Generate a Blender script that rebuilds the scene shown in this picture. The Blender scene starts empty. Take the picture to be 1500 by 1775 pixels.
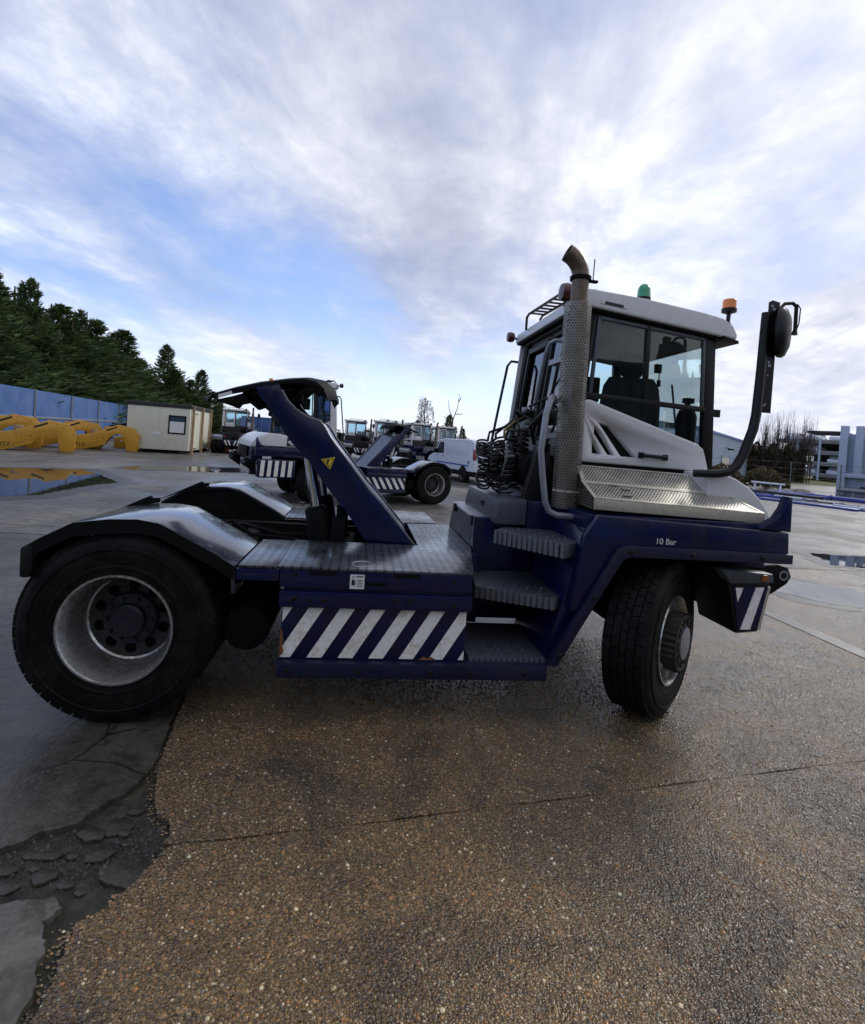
import bpy, bmesh, math, random
import numpy as np
from mathutils import Vector, Matrix

R = math.radians
random.seed(7)
rng = np.random.default_rng(7)
scene = bpy.context.scene
COL = scene.collection

# ------------------------------------------------------------------ camera
cam_d = bpy.data.cameras.new('camera')
cam = bpy.data.objects.new('camera', cam_d)
COL.objects.link(cam)
scene.camera = cam
YAW, PITCH, ROLL = R(-7.67975), R(-0.58969), R(4.22411)
CAM = Vector((1.25112, -4.22489, 1.66136))
f_ = Vector((-math.sin(YAW), math.cos(YAW), 0)); r_ = Vector((math.cos(YAW), math.sin(YAW), 0)); u_ = Vector((0, 0, 1))
fw = f_ * math.cos(PITCH) + u_ * math.sin(PITCH)
up = u_ * math.cos(PITCH) - f_ * math.sin(PITCH)
rt = r_ * math.cos(ROLL) + up * math.sin(ROLL)
up = up * math.cos(ROLL) - r_ * math.sin(ROLL)
cam.matrix_world = Matrix(((rt.x, up.x, -fw.x, CAM.x), (rt.y, up.y, -fw.y, CAM.y), (rt.z, up.z, -fw.z, CAM.z), (0, 0, 0, 1)))
cam_d.sensor_fit = 'HORIZONTAL'
cam_d.sensor_width = 36
cam_d.lens = 36 * 900 / 1500
cam_d.shift_y = -112.5 / 1500
cam_d.clip_start = 0.05
cam_d.clip_end = 3000

# ------------------------------------------------------------------ light and view
SUN_ELEV, SUN_AZ = R(34), R(56)            # azimuth counted from +Y towards +X
scene.view_settings.view_transform = 'Standard'
scene.view_settings.look = 'None'
scene.view_settings.exposure = 0.5
scene.view_settings.gamma = 1
scene.render.engine = 'CYCLES'
scene.cycles.use_denoising = True
scene.cycles.max_bounces = 8
scene.cycles.transparent_max_bounces = 24
sun_d = bpy.data.lights.new('sun', 'SUN')
sun_d.energy = 1.1
sun_d.angle = R(14)
sun_d.color = (1, 0.95, 0.88)
sun = bpy.data.objects.new('sun', sun_d)
COL.objects.link(sun)
sdir = Vector((math.sin(SUN_AZ) * math.cos(SUN_ELEV), math.cos(SUN_AZ) * math.cos(SUN_ELEV), math.sin(SUN_ELEV)))
sun.rotation_euler = sdir.to_track_quat('Z', 'Y').to_euler()


class NT:
    """small helper round a node tree"""
    def __init__(self, tree):
        self.t = tree; self.t.nodes.clear()

    def n(self, typ, ins=None, **kw):
        nd = self.t.nodes.new(typ)
        for k, v in kw.items():
            setattr(nd, k, v)
        for k, v in (ins or {}).items():
            s = nd.inputs[k]
            if isinstance(v, bpy.types.NodeSocket):
                self.t.links.new(v, s)
            else:
                s.default_value = v
        return nd

    def math(self, op, a, b=0.0, c=None, clamp=False):
        ins = {0: a, 1: b}
        if c is not None:
            ins[2] = c
        return self.n('ShaderNodeMath', ins, operation=op, use_clamp=clamp).outputs[0]

    def ramp(self, fac, stops, interp='LINEAR'):
        nd = self.n('ShaderNodeValToRGB', {0: fac})
        cr = nd.color_ramp
        cr.interpolation = interp
        while len(cr.elements) > 1:
            cr.elements.remove(cr.elements[-1])
        for i, (p, c) in enumerate(stops):
            e = cr.elements[0] if i == 0 else cr.elements.new(p)
            e.position = p
            e.color = (*c, 1) if len(c) == 3 else c
        return nd.outputs[0]

    def mix(self, fac, a, b, blend='MIX'):
        nd = self.n('ShaderNodeMix', None, data_type='RGBA', blend_type=blend)
        for i, v in ((0, fac), (6, a), (7, b)):
            if isinstance(v, bpy.types.NodeSocket):
                self.t.links.new(v, nd.inputs[i])
            else:
                nd.inputs[i].default_value = v if i == 0 else ((*v, 1) if len(v) == 3 else v)
        return nd.outputs[2]

    def noise(self, vec, scale, detail=4, rough=.55, dist=0.0):
        return self.n('ShaderNodeTexNoise', {'Vector': vec, 'Scale': scale, 'Detail': detail, 'Roughness': rough, 'Distortion': dist}).outputs[0]


# ------------------------------------------------------------------ sky
world = bpy.data.worlds.new('World')
scene.world = world
world.use_nodes = True
w = NT(world.node_tree)
sky = w.n('ShaderNodeTexSky', sky_type='NISHITA', sun_disc=False, sun_elevation=SUN_ELEV, sun_rotation=SUN_AZ, air_density=1.0, dust_density=0.5, ozone_density=2.5)
tc = w.n('ShaderNodeTexCoord').outputs['Generated']
sep = w.n('ShaderNodeSeparateXYZ', {0: tc})
zz = w.math('ADD', w.math('MAXIMUM', sep.outputs[2], 0.0), 0.16)
px = w.math('DIVIDE', sep.outputs[0], zz)
py = w.math('DIVIDE', sep.outputs[1], zz)
# a high cloud deck laid out on a plane; its streets run away from the viewer, so the pattern is stretched that way
TURN = R(16)
ca, sa = math.cos(TURN), math.sin(TURN)
ux = w.math('ADD', w.math('MULTIPLY', px, ca), w.math('MULTIPLY', py, -sa))
uy = w.math('ADD', w.math('MULTIPLY', px, sa), w.math('MULTIPLY', py, ca))
OX, OY = 3.3, 1.4


def plane(kx, ky, z):
    return w.n('ShaderNodeCombineXYZ', {0: w.math('MULTIPLY', w.math('ADD', ux, OX), kx), 1: w.math('MULTIPLY', w.math('ADD', uy, OY), ky), 2: z}).outputs[0]


n1 = w.noise(plane(1.0, .45, 3.1), 0.62, 4, .5, .15)          # large sheets and gaps
n2 = w.noise(plane(1.0, .55, 9.7), 2.1, 8, .58, .25)          # ragged middle scale
n3 = w.noise(plane(1.0, .40, 5.2), 0.9, 3, .5, .1)            # light and dark bases
n4 = w.noise(plane(1.0, .9, 1.2), 6.5, 5, .6, .2)             # fine tufts
cov = w.math('ADD', w.math('MULTIPLY', n1, 0.62), w.math('MULTIPLY', n2, 0.30))
cov = w.math('ADD', cov, w.math('MULTIPLY', n4, .08))
cov = w.math('ADD', cov, .026)
cov = w.math('ADD', cov, w.math('MULTIPLY', w.math('MAXIMUM', w.math('MINIMUM', ux, 1.6), -2.3), 0.060))   # the deck thins out to the west
mask = w.ramp(cov, [(0.32, (.08, .08, .08)), (0.42, (.50, .50, .50)), (0.49, (.84, .84, .84)), (0.58, (1, 1, 1))])
thick = w.math('ADD', w.math('ADD', w.math('MULTIPLY', n2, 0.48), w.math('MULTIPLY', n3, 0.38)), w.math('MULTIPLY', n4, .14))
ccol = w.ramp(thick, [(0.35, (3.0, 3.3, 4.4)), (0.44, (4.2, 4.5, 5.6)), (0.51, (5.8, 6.0, 6.8)), (0.58, (8.2, 8.3, 8.7)), (0.66, (10.0, 10.0, 10.1))])
blue = w.mix(1.0, sky.outputs[0], (1.15, 1.25, 1.55), 'MULTIPLY')
skyc = w.mix(mask, blue, ccol)
hz = w.ramp(sep.outputs[2], [(0.0, (.75, .75, .75)), (0.05, (.55, .55, .55)), (0.22, (0, 0, 0))])
skyc = w.mix(hz, skyc, (6.2, 6.55, 7.7))
bg = w.n('ShaderNodeBackground', {0: skyc, 1: 0.1})
wo = w.n('ShaderNodeOutputWorld', {0: bg.outputs[0]})


# ------------------------------------------------------------------ materials
MATS = {}


def new_mat(name):
    m = bpy.data.materials.new(name)
    m.use_nodes = True
    MATS[name] = m
    return m, NT(m.node_tree)


def finish(t, bsdf):
    t.n('ShaderNodeOutputMaterial', {0: bsdf})


def simple(name, col, rough=.5, metal=0.0, var=.25, scale=6.0, bump=.0, bscale=60, coat=0.0, dirt=None, dirt_amt=.35, spec=.5, detail=5):
    """painted / cast surface: colour broken up by two noises, optional dirt, fine relief"""
    m, t = new_mat(name)
    tc = t.n('ShaderNodeTexCoord').outputs['Object']
    a = t.noise(tc, scale, detail, .6, .3)
    b = t.noise(tc, scale * 5.3, 3, .6)
    lo = tuple(c * (1 - var) for c in col); hi = tuple(min(1, c * (1 + var)) for c in col)
    c = t.ramp(a, [(0.3, lo), (0.7, hi)])
    rgh = t.math('ADD', t.math('MULTIPLY', b, .24), rough - .12, clamp=True)
    if dirt:
        dm = t.ramp(t.math('ADD', t.math('MULTIPLY', a, .6), t.math('MULTIPLY', b, .4)), [(.47, (0, 0, 0)), (.62, (dirt_amt,) * 3)])
        c = t.mix(dm, c, dirt)
    ins = {'Base Color': c, 'Roughness': rgh, 'Metallic': metal, 'Specular IOR Level': spec}
    if coat:
        ins['Coat Weight'] = coat; ins['Coat Roughness'] = .12
    if bump:
        hgt = t.noise(tc, bscale, 3, .6)
        ins['Normal'] = t.n('ShaderNodeBump', {'Height': hgt, 'Strength': bump, 'Distance': .004}).outputs[0]
    p = t.n('ShaderNodeBsdfPrincipled', ins)
    finish(t, p.outputs[0])
    return m


def navy_paint():
    """worn yard paint: grime runs downwards, small chips, faint scuffs"""
    m, t = new_mat('navy')
    tc = t.n('ShaderNodeTexCoord').outputs['Object']
    mp = t.n('ShaderNodeMapping', {'Vector': tc, 'Scale': (9, 9, 1.4)}).outputs[0]
    run = t.noise(mp, 1.0, 6, .6, .2)
    blot = t.noise(tc, 3.1, 6, .62, .5)
    fine = t.noise(tc, 42, 4, .65)
    c = t.ramp(blot, [(.3, (.0018, .0042, .030)), (.7, (.0034, .0076, .050))])
    c = t.mix(t.ramp(run, [(.50, (0, 0, 0)), (.68, (.5, .5, .5))]), c, (.009, .009, .014))
    chip = t.math('MULTIPLY', t.math('GREATER_THAN', fine, .685), t.math('GREATER_THAN', blot, .48))
    c = t.mix(t.math('MULTIPLY', chip, .7), c, (.055, .035, .025))
    rg = t.math('ADD', t.math('MULTIPLY', run, .30), .08)
    b = t.n('ShaderNodeBump', {'Height': t.math('ADD', blot, t.math('MULTIPLY', fine, .15)), 'Strength': .10, 'Distance': .006}).outputs[0]
    finish(t, t.n('ShaderNodeBsdfPrincipled', {'Base Color': c, 'Roughness': rg, 'Specular IOR Level': .45, 'Normal': b}).outputs[0])


navy_paint()
simple('navy_bar', (.0055, .0075, .034), .45, var=.35, scale=5, dirt=(.014, .012, .016), dirt_amt=.6, bump=.12, spec=.4)
simple('white', (.60, .60, .60), .38, var=.06, scale=2.2, coat=.2, dirt=(.42, .41, .38), dirt_amt=.35)
simple('stripe_white', (.80, .79, .74), .5, var=.1, scale=7, dirt=(.30, .22, .11), dirt_amt=.5)
simple('cream_metal', (.46, .42, .34), .48, metal=.25, var=.12, scale=6, dirt=(.25, .21, .15), dirt_amt=.5, bump=.08)
simple('grey_metal', (.075, .085, .105), .42, metal=.35, var=.3, scale=5, dirt=(.035, .035, .035), dirt_amt=.5, bump=.08)
simple('step_metal', (.13, .14, .16), .45, metal=.4, var=.35, scale=14, dirt=(.05, .05, .05), dirt_amt=.7, bump=.1)
simple('hose_yellow', (.16, .115, .02), .5, var=.2)
simple('steel', (.30, .31, .33), .35, metal=.8, var=.25, scale=9, dirt=(.12, .10, .08), dirt_amt=.4, bump=.1)
simple('galv', (.24, .25, .28), .42, metal=.5, var=.15, scale=10, bump=.06)
simple('chrome', (.75, .75, .76), .12, metal=1.0, var=.05)
simple('rubber', (.0042, .0042, .0045), .62, var=.5, scale=7, dirt=(.0125, .012, .0105), dirt_amt=.9, bump=.3, bscale=130, spec=.14)
simple('black', (.006, .006, .0066), .42, var=.3, bump=.05, spec=.3)
simple('matt_black', (.0035, .0035, .004), .7, var=.3, spec=.15, bump=.1)
simple('under', (.004, .004, .0045), .8, var=.5, spec=.12, bump=.2, bscale=40)
simple('fender_top', (.014, .017, .032), .26, var=.4, scale=4, dirt=(.045, .042, .038), dirt_amt=.4, bump=.10, coat=1.0)
simple('rim_silver', (.52, .52, .51), .27, metal=.85, var=.2, scale=7, dirt=(.10, .045, .02), dirt_amt=.65, bump=.1)
simple('rim_dark', (.032, .032, .034), .45, metal=.3, var=.3, scale=7, dirt=(.03, .025, .02), dirt_amt=.6, bump=.1)
simple('hub_dark', (.006, .008, .018), .5, var=.4, dirt=(.04, .03, .02), bump=.15)
simple('hub_rust', (.030, .020, .015), .6, var=.5, scale=12, dirt=(.010, .008, .008), dirt_amt=.7, bump=.3)
simple('rust', (.16, .065, .025), .8, var=.5, scale=25, bump=.4)
simple('exhaust', (.14, .105, .075), .42, metal=.7, var=.45, scale=9, dirt=(.035, .025, .02), dirt_amt=.7, bump=.1)
simple('red_lens', (.16, .015, .012), .22, var=.2, coat=.5)
simple('dark_red', (.055, .012, .010), .35, var=.4)
simple('amber', (.75, .20, .012), .2, var=.15, coat=.5)
simple('amber_dull', (.28, .075, .015), .3, var=.15, coat=.3)
simple('green_lens', (.02, .30, .13), .15, var=.25, coat=.6)
simple('yellow', (.56, .29, .018), .5, var=.25, scale=2.5, dirt=(.16, .075, .02), dirt_amt=.7, bump=.08)
simple('yellow_sign', (.70, .56, .03), .45, var=.05)
simple('ink', (.006, .006, .006), .5, var=.1)
simple('sticker', (.62, .62, .60), .5, var=.05)
simple('seat_cloth', (.012, .012, .013), .85, var=.3, scale=20, bump=.3)
simple('cab_lining', (.075, .082, .092), .8, var=.1)
simple('blue_panel', (.028, .10, .30), .5, var=.35, scale=.8, dirt=(.08, .11, .17), dirt_amt=.55)
simple('blue_plain', (.04, .10, .32), .45, var=.2, scale=1)
simple('cabin_cream', (.56, .55, .45), .6, var=.07, scale=1.2, dirt=(.33, .31, .23), dirt_amt=.35)
simple('roof_felt', (.03, .03, .032), .8, var=.3)
simple('timber', (.32, .22, .12), .8, var=.3, scale=5)
simple('red_plastic', (.50, .055, .035), .5, var=.2, scale=2)
simple('van_white', (.58, .61, .68), .3, var=.04, coat=.4)
simple('clad', (.36, .42, .52), .5, var=.06, scale=.4)
simple('clad_blue', (.10, .19, .42), .5, var=.1, scale=.5)
simple('deck_concrete', (.22, .22, .22), .8, var=.2, scale=.5)
simple('dark_bay', (.02, .024, .034), .8, var=.3)
simple('pipe_blue', (.03, .05, .24), .4, var=.2)
simple('bark', (.060, .048, .038), .9, var=.4, scale=4, bump=.4, bscale=20)
simple('twig', (.072, .058, .052), .9, var=.3, scale=2)
simple('chunk', (.12, .118, .105), .7, var=.35, scale=9, dirt=(.05, .055, .035), dirt_amt=.6, bump=.5, bscale=60)
simple('rock', (.22, .20, .17), .9, var=.3, scale=2, bump=.4, bscale=8)
simple('earth', (.075, .058, .038), .95, var=.4, scale=1.5, bump=.5, bscale=6)
simple('wire', (.14, .15, .15), .6, metal=.5, var=.1)


def foliage_mat(name, c0, c1, scale):
    m, t = new_mat(name)
    tc = t.n('ShaderNodeTexCoord').outputs['Object']
    a = t.noise(tc, scale, 3, .6)
    rnd = t.n('ShaderNodeNewGeometry').outputs['Random Per Island']
    c = t.ramp(t.math('ADD', t.math('MULTIPLY', a, .6), t.math('MULTIPLY', rnd, .4)), [(.3, c0), (.72, c1)])
    d = t.n('ShaderNodeBsdfPrincipled', {'Base Color': c, 'Roughness': .75, 'Specular IOR Level': .15})
    tr = t.n('ShaderNodeBsdfTranslucent', {'Color': c})
    finish(t, t.n('ShaderNodeMixShader', {0: .2, 1: d.outputs[0], 2: tr.outputs[0]}).outputs[0])


foliage_mat('conifer', (.022, .050, .020), (.125, .170, .066), .8)
foliage_mat('shrub', (.020, .035, .014), (.07, .075, .03), .6)
foliage_mat('dry', (.045, .035, .020), (.12, .095, .055), .9)
foliage_mat('birch_leaf', (.10, .075, .06), (.20, .15, .11), .9)


def glass_mat(name, tint, refl=1.0, speck=0.0):
    m, t = new_mat(name)
    tc = t.n('ShaderNodeTexCoord').outputs['Object']
    fr = t.n('ShaderNodeFresnel', {'IOR': 1.5}).outputs[0]
    fr = t.math('MULTIPLY', fr, refl, clamp=True)
    tr = t.n('ShaderNodeBsdfTransparent', {'Color': (*tint, 1)}).outputs[0]
    gl = t.n('ShaderNodeBsdfGlossy', {'Color': (1, 1, 1, 1), 'Roughness': .02}).outputs[0]
    s = t.n('ShaderNodeMixShader', {0: fr, 1: tr, 2: gl}).outputs[0]
    if speck:
        # dried rain drops: tiny scattering spots
        v = t.n('ShaderNodeTexVoronoi', {'Vector': tc, 'Scale': 75.0, 'Randomness': 1.0})
        sp = t.math('LESS_THAN', v.outputs['Distance'], .16)
        msk = t.math('GREATER_THAN', t.noise(tc, 2.6, 4), .56)
        sp = t.math('MULTIPLY', t.math('MULTIPLY', sp, msk), speck)
        df = t.n('ShaderNodeBsdfDiffuse', {'Color': (.5, .55, .58, 1)}).outputs[0]
        s = t.n('ShaderNodeMixShader', {0: sp, 1: s, 2: df}).outputs[0]
    finish(t, s)


glass_mat('glass', (.88, .945, .945), .55, .22)
glass_mat('glass_rear', (.62, .80, .90), 1.3)
simple('far_glass', (.03, .045, .06), .08, var=.2, spec=.8)


def perforated(name, base, pitch, hole, rough=.4, metal=.5, slot=1.0):
    """sheet metal with real holes (transparent), staggered rows laid out on the UV map in metres"""
    m, t = new_mat(name)
    uv = t.n('ShaderNodeUVMap').outputs[0]
    s = t.n('ShaderNodeSeparateXYZ', {0: uv})
    dmin = None
    for ox in (0.0, .5):
        a = t.math('SUBTRACT', t.math('FRACT', t.math('ADD', t.math('DIVIDE', s.outputs[0], pitch), ox + 50)), .5)
        b = t.math('SUBTRACT', t.math('FRACT', t.math('ADD', t.math('DIVIDE', s.outputs[1], pitch * 1.732 * slot), ox + 50)), .5)
        a = t.math('MULTIPLY', a, pitch); b = t.math('MULTIPLY', b, pitch * 1.732)
        d = t.math('SQRT', t.math('ADD', t.math('MULTIPLY', a, a), t.math('MULTIPLY', b, b)))
        dmin = d if dmin is None else t.math('MINIMUM', dmin, d)
    hole_m = t.math('LESS_THAN', dmin, hole)
    tc = t.n('ShaderNodeTexCoord').outputs['Object']
    n = t.noise(tc, 9, 5, .6)
    c = t.ramp(n, [(.35, tuple(x * .62 for x in base)), (.65, base)])
    p = t.n('ShaderNodeBsdfPrincipled', {'Base Color': c, 'Roughness': rough, 'Metallic': metal}).outputs[0]
    tr = t.n('ShaderNodeBsdfTransparent').outputs[0]
    finish(t, t.n('ShaderNodeMixShader', {0: hole_m, 1: p, 2: tr}).outputs[0])


perforated('perf_stack', (.235, .215, .18), .0215, .0068)
perforated('perf_grille', (.55, .52, .45), .022, .0072, slot=.9)


def tread_plate():
    m, t = new_mat('tread_plate')
    tc = t.n('ShaderNodeTexCoord').outputs['Object']
    s = t.n('ShaderNodeSeparateXYZ', {0: tc})
    a = t.math('SUBTRACT', t.math('FRACT', t.math('ADD', t.math('DIVIDE', s.outputs[0], .052), 50)), .5)
    b = t.math('SUBTRACT', t.math('FRACT', t.math('ADD', t.math('DIVIDE', s.outputs[1], .036), 50)), .5)
    a = t.math('MULTIPLY', a, .052); b = t.math('MULTIPLY', b, .036)
    d = t.math('SQRT', t.math('ADD', t.math('MULTIPLY', a, a), t.math('MULTIPLY', b, b)))
    dot = t.math('LESS_THAN', d, .0092)
    ring = t.math('LESS_THAN', d, .0140)
    n = t.noise(tc, 2.2, 5, .6, .6)
    n2 = t.noise(tc, 14, 4, .6)
    c = t.ramp(n, [(.36, (.030, .030, .034)), (.50, (.13, .135, .15)), (.7, (.25, .26, .29))])
    c = t.mix(dot, c, (.012, .012, .014))
    rg = t.math('ADD', t.math('MULTIPLY', n2, .28), .10)
    bump = t.n('ShaderNodeBump', {'Height': t.math('SUBTRACT', t.math('MULTIPLY', ring, .6), dot), 'Strength': .6, 'Distance': .004}).outputs[0]
    finish(t, t.n('ShaderNodeBsdfPrincipled', {'Base Color': c, 'Roughness': rg, 'Metallic': .65, 'Normal': bump}).outputs[0])


tread_plate()


def stain(t, tc, c):
    """worn paving: golden and grey fields, dark oil blots, a faint pair of tyre tracks"""
    c = t.mix(1.0, c, (1.38, 1.17, .74), 'MULTIPLY')
    big = t.noise(tc, .62, 6, .62, .5)
    c = t.mix(t.ramp(big, [(.40, (0, 0, 0)), (.62, (.85, .85, .85))]), c, t.mix(1.0, c, (.60, .66, .82), 'MULTIPLY'))
    oil = t.noise(tc, 1.5, 6, .66, .9)
    c = t.mix(t.ramp(oil, [(.48, (0, 0, 0)), (.62, (.9, .9, .9))]), c, t.mix(1.0, c, (.42, .41, .40), 'MULTIPLY'))
    return c


def aggregate():
    m, t = new_mat('aggregate')
    tc = t.n('ShaderNodeTexCoord').outputs['Object']
    v = t.n('ShaderNodeTexVoronoi', {'Vector': tc, 'Scale': 104.0, 'Randomness': 1.0})
    vs = t.n('ShaderNodeTexVoronoi', {'Vector': tc, 'Scale': 230.0, 'Randomness': 1.0})
    sp = t.n('ShaderNodeSeparateColor', {0: v.outputs['Color']})
    col = t.ramp(sp.outputs[0], [(0, (.040, .027, .013)), (.22, (.115, .074, .034)), (.45, (.175, .115, .055)), (.62, (.130, .108, .078)),
                                 (.78, (.25, .165, .075)), (.90, (.29, .21, .11)), (.955, (.34, .15, .045)), (.975, (.42, .38, .30)), (1, (.55, .52, .45))])
    sp2 = t.n('ShaderNodeSeparateColor', {0: vs.outputs['Color']})
    fine = t.ramp(sp2.outputs[1], [(0, (.04, .028, .015)), (.6, (.125, .088, .046)), (1, (.23, .17, .095))])
    gap = t.ramp(v.outputs['Distance'], [(.36, (0, 0, 0)), (.62, (1, 1, 1))])
    c = t.mix(gap, col, fine)
    c = stain(t, tc, c)
    wet = t.noise(tc, .8, 5, .6, .5)
    rg = t.math('ADD', t.math('MULTIPLY', wet, .26), .12)
    h = t.math('ADD', t.math('MULTIPLY', v.outputs['Distance'], -1.0), t.math('MULTIPLY', vs.outputs['Distance'], -.3))
    bump = t.n('ShaderNodeBump', {'Height': h, 'Strength': 1.0, 'Distance': .016}).outputs[0]
    film = t.n('ShaderNodeBump', {'Height': h, 'Strength': .45, 'Distance': .010}).outputs[0]
    finish(t, t.n('ShaderNodeBsdfPrincipled', {'Base Color': c, 'Roughness': rg, 'Normal': bump, 'Specular IOR Level': .55,
                                               'Coat Weight': .6, 'Coat Roughness': .14, 'Coat Normal': film}).outputs[0])


aggregate()


def pebble_mat():
    m, t = new_mat('pebble')
    rnd = t.n('ShaderNodeNewGeometry').outputs['Random Per Island']
    tc = t.n('ShaderNodeTexCoord').outputs['Object']
    col = t.ramp(rnd, [(0, (.020, .016, .013)), (.10, (.07, .046, .024)), (.32, (.175, .110, .050)), (.50, (.135, .115, .085)), (.66, (.24, .155, .070)),
                       (.80, (.27, .21, .13)), (.88, (.36, .16, .05)), (.925, (.10, .11, .11)), (.962, (.36, .32, .24)), (.982, (.62, .60, .56)), (1, (.75, .73, .70))])
    n = t.noise(tc, 90, 3, .6)
    col = t.mix(t.math('MULTIPLY', n, .5), col, t.mix(1.0, col, (.4, .4, .4), 'MULTIPLY'))
    col = stain(t, tc, col)
    finish(t, t.n('ShaderNodeBsdfPrincipled', {'Base Color': col, 'Roughness': .15, 'Specular IOR Level': .75}).outputs[0])


pebble_mat()


def concrete(name, c0, c1, joints=0.0, wetness=.0, cracks=1, cs=.55):
    m, t = new_mat(name)
    tc = t.n('ShaderNodeTexCoord').outputs['Object']
    big = t.noise(tc, .22, 6, .62, .7)
    mid = t.noise(tc, 1.7, 6, .62, .5)
    fine = t.noise(tc, 26, 5, .65)
    a = t.math('ADD', t.math('ADD', t.math('MULTIPLY', big, .5), t.math('MULTIPLY', mid, .32)), t.math('MULTIPLY', fine, .18))
    c = t.ramp(a, [(.36, tuple(x * .45 for x in c0)), (.45, c0), (.58, c1)])
    # scattered small stones and pits of the worn surface
    v = t.n('ShaderNodeTexVoronoi', {'Vector': tc, 'Scale': 48.0, 'Randomness': 1.0})
    spv = t.n('ShaderNodeSeparateColor', {0: v.outputs['Color']})
    pit = t.math('MULTIPLY', t.math('LESS_THAN', v.outputs['Distance'], .3), t.math('GREATER_THAN', spv.outputs[0], .8))
    c = t.mix(t.math('MULTIPLY', pit, .6), c, (.16, .15, .125))
    # hairline cracks
    ve = t.n('ShaderNodeTexVoronoi', {'Vector': t.n('ShaderNodeMix', {0: .12, 4: tc, 5: t.n('ShaderNodeTexNoise', {'Vector': tc, 'Scale': 3.0}).outputs[1]}, data_type='VECTOR').outputs[1], 'Scale': cs}, feature='DISTANCE_TO_EDGE')
    crack = t.math('MULTIPLY', t.math('LESS_THAN', ve.outputs[0], .0035 if cs < 1 else .009), t.math('GREATER_THAN', t.noise(tc, 1.3, 3), .5 if cs < 1 else .44))
    c = t.mix(t.math('MULTIPLY', crack, .6 * cracks), c, (.018, .017, .014))
    spots = t.ramp(t.noise(tc, 5.5, 7, .7, .8), [(.40, (.75, .75, .75)), (.50, (0, 0, 0))])
    c = t.mix(spots, c, t.mix(1.0, c, (.42, .40, .36), 'MULTIPLY'))
    if joints:
        bk = t.n('ShaderNodeTexBrick', {'Vector': tc, 'Color1': (1, 1, 1, 1), 'Color2': (.78, .78, .78, 1), 'Mortar': (.25, .24, .22, 1), 'Scale': 1.0,
                                        'Mortar Size': .03, 'Brick Width': 5.6, 'Row Height': 4.1}, offset=.0)
        c = t.mix(1.0, c, bk.outputs[0], 'MULTIPLY')
    damp = t.ramp(t.noise(tc, .31, 6, .6, 1.2), [(.40 - wetness, (1, 1, 1)), (.58 - wetness, (0, 0, 0))])
    rg = t.math('ADD', t.math('MULTIPLY', damp, .34), .22)
    rg = t.math('ADD', rg, t.math('MULTIPLY', fine, .16))
    c = t.mix(damp, t.mix(1.0, c, (.6, .6, .62), 'MULTIPLY'), c)
    hgt = t.math('ADD', t.math('MULTIPLY', fine, .6), t.math('MULTIPLY', mid, 1.2))
    bump = t.n('ShaderNodeBump', {'Height': hgt, 'Strength': .7, 'Distance': .016}).outputs[0]
    finish(t, t.n('ShaderNodeBsdfPrincipled', {'Base Color': c, 'Roughness': rg, 'Normal': bump, 'Specular IOR Level': .42}).outputs[0])


concrete('yard', (.085, .080, .070), (.170, .157, .133), joints=1)
concrete('slab_old', (.042, .038, .027), (.125, .114, .088), wetness=.05, cracks=1.4, cs=1.9)
concrete('damp', (.030, .028, .024), (.062, .057, .048), wetness=.3, cracks=0)
concrete('slab_right', (.10, .095, .085), (.18, .17, .15), wetness=.02)
concrete('slab_pale', (.12, .110, .090), (.24, .220, .180))


def grass_mat():
    m, t = new_mat('field')
    tc = t.n('ShaderNodeTexCoord').outputs['Object']
    a = t.noise(tc, .08, 7, .65, .5)
    c = t.ramp(a, [(.3, (.045, .05, .022)), (.5, (.10, .105, .045)), (.7, (.15, .14, .075))])
    finish(t, t.n('ShaderNodeBsdfPrincipled', {'Base Color': c, 'Roughness': .9, 'Specular IOR Level': .1}).outputs[0])
    m, t = new_mat('dirt')
    tc = t.n('ShaderNodeTexCoord').outputs['Object']
    a = t.noise(tc, 14, 7, .7, .3)
    c = t.ramp(a, [(.35, (.010, .010, .006)), (.52, (.030, .030, .015)), (.68, (.075, .065, .042))])
    b = t.n('ShaderNodeBump', {'Height': a, 'Strength': .9, 'Distance': .03}).outputs[0]
    finish(t, t.n('ShaderNodeBsdfPrincipled', {'Base Color': c, 'Roughness': .55, 'Normal': b}).outputs[0])
    m, t = new_mat('water')
    tc = t.n('ShaderNodeTexCoord').outputs['Object']
    a = t.noise(tc, 5, 2)
    b = t.n('ShaderNodeBump', {'Height': a, 'Strength': .03, 'Distance': .01}).outputs[0]
    finish(t, t.n('ShaderNodeBsdfPrincipled', {'Base Color': (.022, .022, .022, 1), 'Roughness': .02, 'Normal': b, 'IOR': 1.33, 'Specular IOR Level': .9}).outputs[0])


grass_mat()


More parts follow.
